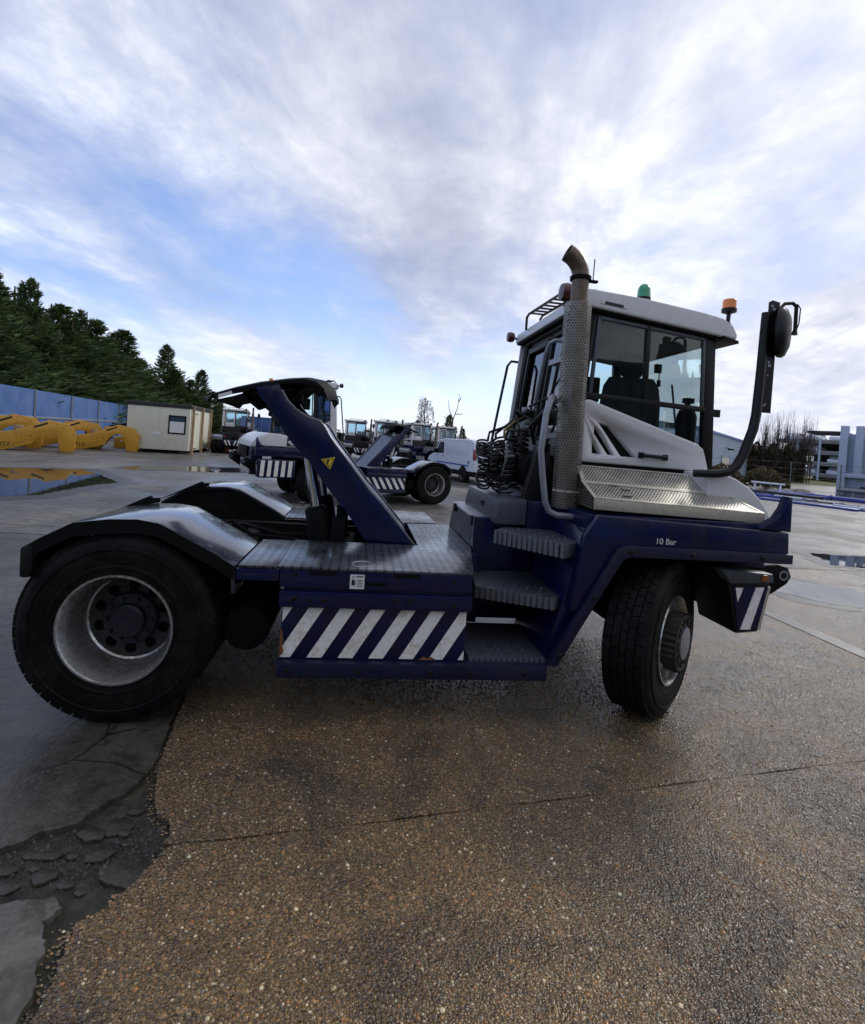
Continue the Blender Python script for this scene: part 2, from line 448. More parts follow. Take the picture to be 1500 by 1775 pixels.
# ------------------------------------------------------------------ mesh helpers
class MB:
    """collects shapes for one mesh"""
    def __init__(self):
        self.v = []; self.f = []; self.uv = {}

    def add(self, verts, faces):
        o = len(self.v)
        self.v += [tuple(p) for p in verts]
        self.f += [tuple(i + o for i in f) for f in faces]
        return self

    def box(self, x0, x1, y0, y1, z0, z1):
        return self.add([(x0, y0, z0), (x1, y0, z0), (x1, y1, z0), (x0, y1, z0), (x0, y0, z1), (x1, y0, z1), (x1, y1, z1), (x0, y1, z1)],
                        [(0, 3, 2, 1), (4, 5, 6, 7), (0, 1, 5, 4), (1, 2, 6, 5), (2, 3, 7, 6), (3, 0, 4, 7)])

    def prism(self, pts, y0, y1):
        """polygon in xz pushed from y0 to y1"""
        n = len(pts)
        v = [(x, y0, z) for x, z in pts] + [(x, y1, z) for x, z in pts]
        area = sum(pts[i][0] * pts[(i + 1) % n][1] - pts[(i + 1) % n][0] * pts[i][1] for i in range(n))
        fs = [tuple(range(n)), tuple(range(2 * n - 1, n - 1, -1))] + [(i, n + i, n + (i + 1) % n, (i + 1) % n) for i in range(n)]
        if area < 0:
            fs = [f[::-1] for f in fs]
        return self.add(v, fs)

    def plan(self, pts, z0, z1):
        """polygon in xy pushed from z0 to z1"""
        n = len(pts)
        v = [(x, y, z0) for x, y in pts] + [(x, y, z1) for x, y in pts]
        area = sum(pts[i][0] * pts[(i + 1) % n][1] - pts[(i + 1) % n][0] * pts[i][1] for i in range(n))
        fs = [tuple(range(n - 1, -1, -1)), tuple(range(n, 2 * n))] + [(i, (i + 1) % n, n + (i + 1) % n, n + i) for i in range(n)]
        if area < 0:
            fs = [f[::-1] for f in fs]
        return self.add(v, fs)

    def tube(self, pts, r, n=8, caps=True):
        pts = [Vector(p) for p in pts]
        rs = r if isinstance(r, (list, tuple)) else [r] * len(pts)
        o = len(self.v)
        ref = None
        for i, p in enumerate(pts):
            d = (pts[min(i + 1, len(pts) - 1)] - pts[max(i - 1, 0)]).normalized()
            if ref is None:
                ref = Vector((0, 0, 1)) if abs(d.z) < .9 else Vector((1, 0, 0))
            a = (ref - d * ref.dot(d)).normalized()
            ref = a
            b = d.cross(a)
            for k in range(n):
                t = 2 * math.pi * k / n
                self.v.append(tuple(p + (a * math.cos(t) + b * math.sin(t)) * rs[i]))
        for i in range(len(pts) - 1):
            for k in range(n):
                self.f.append((o + i * n + k, o + i * n + (k + 1) % n, o + (i + 1) * n + (k + 1) % n, o + (i + 1) * n + k))
        if caps:
            self.f.append(tuple(o + k for k in range(n - 1, -1, -1)))
            self.f.append(tuple(o + (len(pts) - 1) * n + k for k in range(n)))
        return self

    def lathe(self, prof, n=32, axis='y', c=(0, 0, 0), closed=False):
        """profile of (radius, position along the axis)"""
        o = len(self.v)
        for r, h in prof:
            for k in range(n):
                t = 2 * math.pi * k / n
                if axis == 'y':
                    p = (r * math.cos(t), h, r * math.sin(t))
                elif axis == 'z':
                    p = (r * math.cos(t), r * math.sin(t), h)
                else:
                    p = (h, r * math.cos(t), r * math.sin(t))
                self.v.append((p[0] + c[0], p[1] + c[1], p[2] + c[2]))
        m = len(prof)
        for i in range(m - 1 if not closed else m):
            for k in range(n):
                j = (i + 1) % m
                self.f.append((o + i * n + k, o + i * n + (k + 1) % n, o + j * n + (k + 1) % n, o + j * n + k))
        return self

    def holed_disc(self, y, r0, r1, n, rh, hr, th=.012, k=12):
        """flat ring in the xz plane with n round holes, thickness th (towards +y)"""
        for s in range(n):
            a0, a1 = 2 * math.pi * s / n, 2 * math.pi * (s + 1) / n
            am = (a0 + a1) / 2
            hc = (rh * math.cos(am), rh * math.sin(am))
            outer = []; inner = []
            # boundary of the sector as k points going round
            seg = k // 4
            path = [(r0 + (r1 - r0) * i / seg, a1) for i in range(seg)] + [(r1, a1 + (a0 - a1) * i / seg) for i in range(seg)] \
                + [(r1 + (r0 - r1) * i / seg, a0) for i in range(seg)] + [(r0, a0 + (a1 - a0) * i / seg) for i in range(seg)]
            for r, a in path:
                px_, pz_ = r * math.cos(a), r * math.sin(a)
                outer.append((px_, pz_))
                t = math.atan2(pz_ - hc[1], px_ - hc[0])
                inner.append((hc[0] + hr * math.cos(t), hc[1] + hr * math.sin(t)))
            vs = [(x, y, z) for x, z in outer] + [(x, y, z) for x, z in inner] + [(x, y + th, z) for x, z in inner]
            fs = []
            for i in range(k):
                j = (i + 1) % k
                fs.append((i, j, k + j, k + i)); fs.append((k + i, k + j, 2 * k + j, 2 * k + i))
            self.add(vs, fs)
        return self

    def build(self, name, mat, parent=None, bevel=0.0, seg=2, angle=32, loc=None, rot=None, flip=True):
        me = bpy.data.meshes.new(name)
        me.from_pydata(self.v, [], self.f)
        if self.uv:
            uvl = me.uv_layers.new(name='UVMap')
            for lp in me.loops:
                uvl.data[lp.index].uv = self.uv[lp.vertex_index]
        if flip:
            bm = bmesh.new(); bm.from_mesh(me)
            bmesh.ops.recalc_face_normals(bm, faces=bm.faces)
            if bevel:
                ed = [e for e in bm.edges if len(e.link_faces) == 2 and e.calc_face_angle(0) > R(28)]
                if ed:
                    bmesh.ops.bevel(bm, geom=ed, offset=bevel, segments=seg, affect='EDGES', profile=.6, clamp_overlap=True)
            bm.to_mesh(me); bm.free()
        me.polygons.foreach_set('use_smooth', [True] * len(me.polygons))
        try:
            me.set_sharp_from_angle(angle=R(angle))
        except Exception:
            pass
        me.materials.append(MATS[mat] if isinstance(mat, str) else mat)
        o = bpy.data.objects.new(name, me)
        COL.objects.link(o)
        if parent:
            o.parent = parent
        if loc:
            o.location = loc
        if rot:
            o.rotation_euler = rot
        return o


def tag(o, label=None, cat=None, group=None, kind=None):
    for k, v in (('label', label), ('category', cat), ('group', group), ('kind', kind)):
        if v:
            o[k] = v
    return o


def empty(name, loc=(0, 0, 0), rz=0.0):
    o = bpy.data.objects.new(name, None)
    o.empty_display_size = .3
    COL.objects.link(o)
    o.location = loc
    o.rotation_euler = (0, 0, rz)
    return o


def copy_tree(o, parent=None, skip=()):
    c = o.copy(); COL.objects.link(c)
    c.parent = parent
    for ch in [k for k in o.children]:
        if ch.name.split('.')[0] not in skip:
            copy_tree(ch, c, skip)
    return c


def text(body, size, mat, name, parent, loc, rot, extrude=.0008):
    cu = bpy.data.curves.new(name, 'FONT')
    cu.body = body; cu.size = size; cu.extrude = extrude
    cu.align_x = 'CENTER'; cu.align_y = 'CENTER'
    tmp = bpy.data.objects.new('tmp', cu)
    COL.objects.link(tmp)
    dg = bpy.context.evaluated_depsgraph_get()
    me = bpy.data.meshes.new_from_object(tmp.evaluated_get(dg))
    bpy.data.objects.remove(tmp)
    me.name = name
    me.materials.clear(); me.materials.append(MATS[mat])
    o = bpy.data.objects.new(name, me)
    COL.objects.link(o)
    o.parent = parent; o.location = loc; o.rotation_euler = rot
    return o


# ------------------------------------------------------------------ ground
def jag(pts, step=.06, amp=.012, seed=1):
    rr = random.Random(seed)
    out = []
    for a, b in zip(pts[:-1], pts[1:]):
        L = math.hypot(b[0] - a[0], b[1] - a[1]); n = max(1, int(L / step))
        nx, ny = -(b[1] - a[1]) / L, (b[0] - a[0]) / L
        for i in range(n):
            t = i / n; j = rr.uniform(-amp, amp) if i else rr.uniform(-amp, amp) * .4
            out.append((a[0] + (b[0] - a[0]) * t + nx * j, a[1] + (b[1] - a[1]) * t + ny * j))
    out.append(pts[-1])
    return out


tag(MB().add([(-900, -300, -.035), (900, -300, -.035), (900, 1500, -.035), (-900, 1500, -.035)], [(0, 1, 2, 3)]).build('ground', 'field'), kind='structure')
tag(MB().add([(-3, -6, -.028), (6.5, -6, -.028), (6.5, 3.6, -.028), (-3, 3.6, -.028)], [(0, 1, 2, 3)]).build('dirt_bed', 'dirt'), kind='structure')

A_LEFT = [(.20, 3.5), (.20, 1.0), (.22, -.4), (.281, -.788), (.33, -1.2), (.378, -1.6), (.44, -1.80), (.50, -1.92), (.565, -1.96), (.60, -2.03), (.585, -2.083)]
JOINT = [(.585, -2.083), (.95, -2.05), (1.298, -2.008), (2.4, -1.86), (3.6, -1.69), (5.85, -1.40)]
B_LEFT = [(.604, -2.105), (.58, -2.17), (.519, -2.331), (.47, -2.385), (.431, -2.412), (.455, -2.56), (.481, -2.711), (.50, -3.0), (.52, -4.0), (.5, -6)]
def jag2(pts, a1, a2, seed):
    return jag(jag(pts, .10, a1, seed), .016, a2, seed + 50)


a_edge = jag2(A_LEFT, .014, .005, 3)
j_edge = jag(JOINT, .06, .004, 4)
b_edge = jag2(B_LEFT, .016, .005, 5)
TOPA = a_edge + j_edge[1:] + [(5.85, 3.5)]
j2 = [(x, y - .008 - .005 * math.sin(x * 9)) for x, y in j_edge]
TOPB = b_edge + [(5.85, -6)] + j2[::-1][:-1]
slabA = tag(MB().plan(TOPA, -.03, 0).build('aggregate_slab', 'aggregate'), kind='structure')
slabB = tag(MB().plan(TOPB, -.03, 0).build('aggregate_slab', 'aggregate'), kind='structure')
up_edge = jag([(-60, -2.5), (-3, -2.38), (-.9, -2.28), (-.3, -2.18), (.0, -2.08), (.10, -2.00), (.20, -1.96), (.27, -1.84), (.33, -1.74), (.365, -1.60)], .05, .016, 8)
up_edge = jag(up_edge[:1] + [p for p in up_edge if p[0] > -3], .014, .006, 61)
l_right = [(x - .022, y) for x, y in a_edge if y > -1.6][::-1]
tag(MB().plan(up_edge + l_right + [(.18, 3.5), (-60, 3.5)], -.03, -.002).build('concrete_slab', 'slab_old'), kind='structure')
low_edge = jag([(.47, -6), (.45, -3.0), (.43, -2.70), (.395, -2.50), (.34, -2.43), (.325, -2.40), (.36, -2.345), (.31, -2.305), (.20, -2.315), (.05, -2.37), (-.4, -2.47), (-3, -2.62), (-60, -2.8)], .05, .014, 9)
low_edge = jag([p for p in low_edge if p[0] > -3] + low_edge[-1:], .014, .007, 71)
tag(MB().plan(low_edge + [(-60, -6)], -.03, -.004).build('concrete_slab', 'slab_pale'), kind='structure')
tag(MB().plan([(-70, 3.53), (70, 3.53), (70, 46), (-70, 46)], -.03, -.001).build('yard_concrete', 'yard'), kind='structure')
r_edge = jag([(5.90, -6), (5.90, 3.5)], .1, .012, 12)
tag(MB().plan(r_edge + [(70, 3.5), (70, -6)], -.03, 0).build('concrete_slab', 'aggregate'), kind='structure')
tag(MB().plan(jag([(5.862, 3.5), (5.862, -6)], .1, .006, 13) + jag([(6.06, -6), (6.03, 3.5)], .1, .03, 14), -.02, .004).build('concrete_strip', 'slab_right'), kind='structure')


def in_poly(x, y, poly):
    p = np.array(poly); inside = np.zeros(len(x), bool); j = len(p) - 1
    for i in range(len(p)):
        c = ((p[i, 1] > y) != (p[j, 1] > y)) & (x < (p[j, 0] - p[i, 0]) * (y - p[i, 1]) / (p[j, 1] - p[i, 1] + 1e-12) + p[i, 0])
        inside ^= c; j = i
    return inside


def pebbles(poly, slab, n, box):
    x = rng.uniform(box[0], box[1], n * 6); y = rng.uniform(box[2], box[3], n * 6)
    d = np.hypot(x - CAM.x, y - CAM.y)
    keep = (rng.random(len(x)) < np.clip((2.1 / d) ** 1.15, .1, 1)) & in_poly(x, y, poly)
    x = x[keep][:n]; y = y[keep][:n]; n = len(x)
    s = np.exp(rng.normal(math.log(.0043), .36, n)).clip(.0024, .0105)
    el = rng.uniform(.6, 1.0, n); rot = rng.uniform(0, math.pi, n); hh = s * rng.uniform(.30, .6, n)
    rings = [(1.0, -.25), (.80, .55), (.0, 1.0)]
    k = 5
    V = []
    for rr, h in rings[:2]:
        for i in range(k):
            t = 2 * math.pi * i / k
            a, b = rr * math.cos(t) * s, rr * math.sin(t) * s * el
            V.append(np.stack([x + a * np.cos(rot) - b * np.sin(rot), y + a * np.sin(rot) + b * np.cos(rot), hh * h], 1))
    V.append(np.stack([x, y, hh], 1))
    V = np.stack(V, 1).reshape(-1, 3)
    base = []
    for i in range(k):
        j = (i + 1) % k
        base += [(i, j, k + j), (i, k + j, k + i), (k + i, k + j, 2 * k)]
    base = np.array(base)
    F = (base[None] + (np.arange(n) * (2 * k + 1))[:, None, None]).reshape(-1, 3)
    me = bpy.data.meshes.new('exposed_pebbles')
    me.vertices.add(len(V)); me.vertices.foreach_set('co', V.ravel())
    me.loops.add(F.size); me.loops.foreach_set('vertex_index', F.ravel())
    me.polygons.add(len(F)); me.polygons.foreach_set('loop_start', np.arange(len(F)) * 3)
    me.update(calc_edges=True)
    me.polygons.foreach_set('use_smooth', [True] * len(F))
    me.materials.append(MATS['pebble'])
    o = bpy.data.objects.new('exposed_pebbles', me)
    COL.objects.link(o); o.parent = slab
    tag(o, kind='stuff')


pebbles(TOPB, slabB, 66000, (.35, 5.6, -3.6, -1.4))
pebbles(TOPA, slabA, 46000, (.2, 5.8, -2.2, .2))

# broken concrete in the gap at the slab edge
def blob_plan(cx, cy, rx, ry, n, seed, amp=.25):
    rr = random.Random(seed)
    a0 = rr.uniform(0, 6)
    return [(cx + rx * math.cos(a0 + 2 * math.pi * i / n) * (1 + rr.uniform(-amp, amp)), cy + ry * math.sin(a0 + 2 * math.pi * i / n) * (1 + rr.uniform(-amp, amp))) for i in range(n)]


chunks = [(.50, -2.20, .085, .055, 'large flat concrete chunk lying against the slab joint'), (.36, -1.955, .06, .045, 'flat concrete chunk beside the worn slab edge'), (.29, -2.005, .055, .03, 'thin concrete chunk under the worn slab edge'),
          (.36, -2.10, .045, .038, 'round concrete chunk in the middle of the dirt gap'), (.155, -2.10, .07, .022, None), (.05, -2.17, .05, .03, None), (.22, -2.20, .035, .03, None), (.31, -2.24, .025, .018, None),
          (.12, -2.24, .035, .025, None), (.02, -2.28, .04, .03, None), (.41, -2.00, .022, .018, None), (.27, -2.11, .018, .014, None), (.44, -2.06, .015, .012, None), (.17, -2.16, .016, .013, None), (.38, -2.27, .018, .014, None), (-.08, -2.24, .05, .035, None), (.40, -1.87, .03, .022, None), (.09, -2.30, .03, .02, None)]
for i, (cx, cy, rx, ry, lb) in enumerate(chunks):
    o = MB().plan(jag(blob_plan(0, 0, rx * 1.15, ry * 1.15, 8, 40 + i, .24) + blob_plan(0, 0, rx * 1.15, ry * 1.15, 8, 40 + i, .24)[:1], .010, .004, i)[:-1], -.026, random.Random(i).uniform(-.020, -.010)).build('concrete_chunk', 'slab_old', bevel=.0025, loc=(cx, cy, 0), rot=(random.Random(i).uniform(-.06, .06), random.Random(i + 5).uniform(-.06, .06), 0))
    tag(o, lb or 'small broken piece of concrete lying in the dark dirt gap', 'rubble', 'broken concrete pieces in the dirt gap')
# crumbs and grit in the gap
gr = MB(); rr = random.Random(77)
for _ in range(1500):
    t_ = rr.random()
    x = -.35 + t_ * .95; y = -2.19 + .12 * t_ + rr.gauss(0, .085)
    s_ = rr.choice((.002, .003, .004, .006, .010)) * rr.uniform(.7, 1.3); z_ = -.027
    a = [rr.uniform(.6, 1.2) * s_ for _ in range(5)]
    gr.add([(x - a[0], y, z_), (x, y - a[1], z_), (x + a[2], y, z_), (x, y + a[3], z_), (x, y, z_ + a[4])], [(0, 1, 4), (1, 2, 4), (2, 3, 4), (3, 0, 4)])
tag(gr.build('grit', 'slab_old', flip=False), 'loose grit and crumbs in the dark dirt gap', 'grit', kind='stuff')
lp_ = MB()
for (x, y) in a_edge[::2] + b_edge:
    if -3.2 < y < -.9:
        for _ in range(5):
            px_, py_ = x - abs(rr.gauss(0, .022)) - .004, y + rr.uniform(-.012, .012)
            s_ = rr.uniform(.003, .008); q = rr.uniform(0, 3)
            ring = [(px_ + s_ * math.cos(q + k * 1.2566), py_ + s_ * .75 * math.sin(q + k * 1.2566), -.024) for k in range(5)]
            lp_.add(ring + [(px_, py_, -.024 + s_ * .8)], [(k, (k + 1) % 5, 5) for k in range(5)])
tag(lp_.build('loose_pebbles', 'pebble', flip=False, angle=80), 'loose pebbles broken off along the crumbling slab edge', 'pebbles', kind='stuff')


# puddles: flat water lying on the yard
def puddle(outline, z, seed):
    pts = outline + [outline[0]]
    cx = sum(p[0] for p in outline) / len(outline); cy = sum(p[1] for p in outline) / len(outline)
    wide = [(cx + (x - cx) * 1.10 + (.12 if x > cx else -.12), cy + (y - cy) * 1.10 + (.12 if y > cy else -.12)) for x, y in pts]
    tag(MB().plan(jag(wide, .22, .14, seed + 7)[:-1], z - .006, z - .0025).build('puddle_margin', 'damp'), kind='structure')
    tag(MB().plan(jag(jag(pts, .5, .12, seed), .09, .035, seed + 3)[:-1], z - .003, z).build('puddle', 'water'), kind='structure')


puddle([(-5.7, 6.7), (-5.1, 7.25), (-5.2, 9.0), (-4.9, 10.2), (-6.0, 11.6), (-7.3, 13.2), (-9.5, 11.8), (-12.5, 12.4), (-14, 10.2), (-10.5, 8.1), (-8, 7.1)], .004, 21)
puddle([(-6.6, 14.2), (-5.0, 14.8), (-3.2, 15.6), (-2.2, 16.6), (-3.4, 18.2), (-5.3, 17.2), (-6.8, 15.9)], .004, 22)
puddle([(6.7, 2.2), (7.3, 2.9), (8.1, 2.3), (9.3, 1.7), (9.6, .9), (8.4, .9), (7.2, 1.5)], .005, 23)
puddle([(7.4, 3.7), (8.6, 3.8), (9.0, 4.7), (8.6, 5.6), (8.0, 5.4), (7.5, 4.6)], .005, 25)
puddle([(9.6, 3.9), (11.0, 3.7), (12.6, 4.2), (11.5, 4.9), (10.2, 5.0)], .005, 26)

# ------------------------------------------------------------------ terminal tractor
def tyre_mesh():
    m = MB()
    half = [(.288, -.118), (.302, -.142), (.345, -.153), (.41, -.158), (.465, -.152), (.492, -.141), (.505, -.126), (.505, -.004)]
    prof = half + [(r, -y) for r, y in half[::-1]]
    m.lathe(prof, 56)
    n = 48
    for row, (y0, y1, sh) in enumerate(((-.128, -.080, 0), (-.070, -.026, .45), (-.018, .018, .1), (.026, .070, .55), (.080, .128, 0))):
        for k in range(n):
            a0 = 2 * math.pi * (k + sh + .05) / n; a1 = 2 * math.pi * (k + sh + .95) / n; sk = .02 * (1 if row % 2 else -1)
            vs = []
            for r in (.500, .519):
                for a, y, s in ((a0, y0, 0), (a1, y0, 0), (a1, y1, sk), (a0, y1, sk)):
                    vs.append((r * math.cos(a + s), y, r * math.sin(a + s)))
            m.add(vs, [(4, 5, 6, 7), (0, 1, 5, 4), (1, 2, 6, 5), (2, 3, 7, 6), (3, 0, 4, 7)])
    # sidewall rings
    for s in (-1, 1):
        m.lathe([(.432, s * .1575), (.436, s * .162), (.444, s * .162), (.448, s * .157)], 56)
        m.lathe([(.335, s * .150), (.340, s * .156), (.350, s * .156), (.356, s * .152)], 56)
    return m


def bolt_ring(m, n, r, y, rad, h):
    for k in range(n):
        a = 2 * math.pi * k / n
        m.lathe([(0.001, y - h), (rad, y - h), (rad, y)], 6, 'y', (r * math.cos(a), 0, r * math.sin(a)))


WHEEL_CACHE = {}


def make_wheel(kind, parent, loc, rz):
    """kind: rear (dished) or front (hub standing proud); outer face towards local -y"""
    if kind not in WHEEL_CACHE:
        d = MB()
        if kind == 'rear':
            d.lathe([(.292, -.120), (.302, -.150), (.300, -.160), (.290, -.160), (.283, -.148), (.270, -.110), (.258, -.085), (.252, .03), (.246, .062), (.236, .07)], 48)
            disc = MB().holed_disc(.07, .10, .237, 10, .183, .033)
            hub = MB().lathe([(.152, .07), (.150, .045), (.142, .030), (.095, .026), (.090, -.004), (.078, -.014), (.001, -.016)], 32)
            bolt_ring(hub, 10, .122, .028, .013, .022)
            matd, math_ = 'rim_silver', 'hub_dark'
        else:
            d.lathe([(.292, -.120), (.302, -.150), (.300, -.158), (.290, -.158), (.282, -.146), (.268, -.10), (.262, -.05), (.262, -.03), (.25, -.045), (.24, -.055)], 48)
            disc = MB().holed_disc(-.055, .13, .241, 10, .205, .027)
            hub = MB().lathe([(.14, -.05), (.15, -.11), (.178, -.14), (.180, -.145)], 40)
            n = 60
            prof = []
            o = len(hub.v)
            for y in (-.145, -.235):                        # ribbed collar
                for k in range(n):
                    rr = .186 if k % 2 else .176
                    a = 2 * math.pi * k / n
                    hub.v.append((rr * math.cos(a), y, rr * math.sin(a)))
            for k in range(n):
                hub.f.append((o + k, o + (k + 1) % n, o + n + (k + 1) % n, o + n + k))
            hub.f.append(tuple(o + k for k in range(n)))
            hub.lathe([(.176, -.235), (.165, -.240), (.155, -.228), (.115, -.226), (.112, -.236), (.104, -.240), (.001, -.240)], 32)
            for k in range(10):
                a = 2 * math.pi * k / 10
                hub.lathe([(.001, -.248), (.011, -.248), (.011, -.226)], 6, 'y', (.137 * math.cos(a), 0, .137 * math.sin(a)))
                ca_, sa_ = math.cos(a + .31), math.sin(a + .31)
                hub.add([(r * ca_ - w_ * sa_, y, r * sa_ + w_ * ca_) for r in (.112, .160) for w_ in (-.006, .006) for y in (-.226, -.237)],
                        [(0, 1, 3, 2), (4, 5, 7, 6), (0, 1, 5, 4), (2, 3, 7, 6), (1, 3, 7, 5)])
            hub.v = [(x * 1.06, y * .92, z * 1.06) for x, y, z in hub.v]
            matd, math_ = 'rim_silver', 'hub_rust'
        WHEEL_CACHE[kind] = (d, hub, matd, math_, [None] * 6, disc)
    d, hub, matd, math_, me, disc = WHEEL_CACHE[kind]
    if me[0] is None:
        wobj = d.build('wheel', matd, parent)
        t = tyre_mesh().build('tyre', 'rubber', wobj)
        h = hub.build('hub', math_, wobj, angle=25)
        MB().lathe([(.001, .095), (.225, .095), (.23, .11), (.23, .26), (.001, .26)] if kind == 'rear' else [(.001, -.03), (.235, -.03), (.24, 0), (.24, .12), (.001, .12)], 28).build('backing_drum', 'under', wobj)  # dark backing drum added so no light shows through the disc holes
        dd = disc.build('disc', 'rim_dark' if kind == 'rear' else 'rim_silver', wobj)
        me[:] = [wobj.data, t.data, h.data, dd.data, None, [c for c in wobj.children if c.name.startswith('backing_drum')][0].data]
        if kind == 'front':
            c = MB().lathe([(.106, -.222), (.106, -.227), (.098, -.230), (.001, -.230)], 28).build('hub_cap', 'galv', wobj)
            me[4] = c.data
    else:
        wobj = bpy.data.objects.new('wheel', me[0]); COL.objects.link(wobj); wobj.parent = parent
        for nm, data in zip(('tyre', 'hub', 'disc', 'hub_cap', 'backing_drum'), me[1:]):
            if data:
                c = bpy.data.objects.new(nm, data); COL.objects.link(c); c.parent = wobj
    wobj.location = loc
    wobj.rotation_euler = (0, 0, rz)
    return wobj


def mir(pts):
    return [(x, -y) for x, y in pts]


def make_tractor(name, full=True, raised=True, steer=41):
    T = empty(name)
    P = lambda n, mb, mat, **k: mb.build(n, mat, k.pop('parent', T), **k)
    stuff_P = lambda *a, **k: tag(P(*a, **k), kind='stuff')      # small fixings, too small to pick apart
    # --- chassis, axles, engine mass under the body
    c = MB()
    for s in (-1, 1):
        c.box(-.53, 3.95, s * .44 - .04, s * .44 + .04, .60, .86)
    for x in (-.50, -.25, .35, 1.15, 1.9, 2.6):
        c.box(x, x + .09, -.42, .42, .62, .82)
    P('chassis', c, 'matt_black', bevel=.006)
    P('rear_axle', MB().lathe([(.001, -1.0), (.10, -1.0), (.10, -.35), (.22, -.2), (.24, 0), (.22, .2), (.10, .35), (.10, 1.0), (.001, 1.0)], 20, 'y', (0, 0, .52)), 'under')
    P('front_axle', MB().box(3.14, 3.30, -.80, .80, .44, .58).tube([(3.05, -.75, .52), (3.05, .75, .52)], .03), 'under', bevel=.01)
    P('engine', MB().box(2.62, 3.92, -.52, .60, .62, 1.30).box(2.75, 3.5, -.30, .4, .42, .62).box(3.5, 3.85, -.4, .5, .5, .62), 'under', bevel=.02)
    P('gearbox', MB().box(1.0, 2.62, -.34, .34, .34, .62).tube([(.2, 0, .52), (1.0, 0, .48)], .06, 10), 'under', bevel=.03)  # gearbox and tanks are dark mass added to deepen the underside shade
    for s in (-1, 1):
        P('shade_tank', MB().tube([(.66, s * .52, .50), (.66, s * 1.12, .50)], .13, 16), 'under', bevel=.02)  # dark tank added to close the see-through gap under the frame
        P('shade_strap', MB().box(.52, .86, s * .55, s * .62, .62, .86), 'under')
    # --- wheels
    for s in (-1, 1):
        make_wheel('rear', T, (0, s * 1.09, .52), 0 if s < 0 else math.pi)
        inner = MB()
        t = tyre_mesh()
        if 'inner' not in WHEEL_CACHE:
            o = t.build('tyre', 'rubber', T); WHEEL_CACHE['inner'] = o.data
        else:
            o = bpy.data.objects.new('tyre', WHEEL_CACHE['inner']); COL.objects.link(o); o.parent = T
        o.location = (0, s * .74, .52)
        make_wheel('front', T, (3.235, s * 1.02, .497), R(steer) + (0 if s < 0 else math.pi)).scale = (.955, .955, .955)
    # --- rear mudguards
    top = [(-.475, .80), (-.472, .88), (-.455, .965), (-.40, 1.003), (-.24, 1.095), (-.06, 1.122), (.08, 1.128), (.19, 1.112), (.25, 1.084), (.50, .955), (.60, .895), (.61, .74)]
    nrm = []
    th = .028
    inn = [(x + (.02 if i < 3 else (-.02 if i > 9 else 0)), z - (th if 2 < i < 11 else (0 if i else 0)) - (.012 if i == 2 else 0)) for i, (x, z) in enumerate(top)]
    for s in (-1, 1):
        prof = top + inn[::-1]
        g = P('mudguard', MB().prism(prof, s * .58, s * 1.25), 'fender_top', bevel=.006)
        lip = [(x, z - .002) for x, z in top[2:11]]
        lp = MB().prism(lip + [(x, z - .075) for x, z in lip[::-1]], s * 1.252, s * 1.236)
        P('mudguard_lip', lp, 'matt_black', parent=g)
        bar = [(-.46, .985), (-.42, 1.01), (-.12, 1.165), (-.10, 1.150), (-.06, 1.155), (-.06, 1.125), (-.25, 1.08)]
        P('rubber_strip', MB().prism(bar, s * .575, s * .545), 'matt_black', parent=g)
        P('rear_lamp', MB().prism([(-.48, .79), (-.43, .79), (-.415, .86), (-.42, .955), (-.455, .972), (-.485, .95)], s * 1.20, s * 1.262), 'black', parent=g, bevel=.02)
        P('inner_skirt', MB().prism([(x, z) for x, z in top[2:11]] + [(.55, .80), (-.42, .80)], s * .585, s * .60), 'matt_black', parent=g)
    # rear cross board with chevrons
    bd = P('rear_board', MB().box(-.58, -.54, -.53, .53, .50, .86), 'navy', bevel=.008)
    for s in (-1, 1):
        for k in range(2):
            y = s * (.06 + k * .2)
            vs = [(-.585, y, .53), (-.585, y + s * .085, .53), (-.585, y + s * .205, .83), (-.585, y + s * .12, .83)]
            vs += [(-.579, b, c_) for a, b, c_ in vs]
            P('chevron', MB().add(vs, [(0, 1, 2, 3), (7, 6, 5, 4), (0, 4, 5, 1), (1, 5, 6, 2), (2, 6, 7, 3), (3, 7, 4, 0)]), 'stripe_white', parent=bd)
    # --- side boxes (tank / battery) with hazard stripes
    for s in (-1, 1):
        b = MB().box(.845, 1.95, s * .56, s * 1.248, .785, .892)
        sb = P('side_box', b, 'navy', bevel=.008)
        P('box_core', MB().box(.87, 1.935, s * .56, s * 1.222, .372, .784), 'navy', parent=sb, bevel=.004)
        P('box_ledge', MB().box(.85, 1.955, s * 1.20, s * 1.262, .678, .770), 'navy', parent=sb, bevel=.012)
        lw = P('sill_bar', MB().box(.862, 2.44, s * .60, s * 1.268, .282, .372), 'navy_bar', bevel=.01)
        bl = MB()
        for x in (.92, 1.32, 1.73, 1.97, 2.30):
            bl.lathe([(.001, 0), (.013, 0), (.016, -s * .004), (.016, -s * .008)], 8, 'y', (x, s * 1.278, .325))
        stuff_P('sill_bolts', bl, 'black', parent=lw)
        bl = MB()
        for x, z in ((.93, .865), (.94, .735), (1.02, .725), (1.10, .725), (1.50, .735), (1.58, .725), (1.60, .745), (1.85, .72), (1.84, .855), (.92, .72)):
            bl.lathe([(.001, 0), (.010, 0), (.013, -s * .004), (.013, -s * .008)], 8, 'y', (x, s * (1.270 if z < .78 else 1.255), z))
        stuff_P('box_bolts', bl, 'black', parent=sb)
        sl = MB()
        for x in (1.0, 1.485):
            sl.box(x, x + .155, s * 1.245, s * 1.2505, .862, .886)
        sl.box(1.325, 1.445, s * 1.245, s * 1.2505, .812, .832)
        P('hand_slots', sl, 'matt_black', parent=sb)
        # stripes: period .176, one period of slant
        zb, zt, x0, x1, per, wd = .384, .676, .874, 1.932, .1755, .084
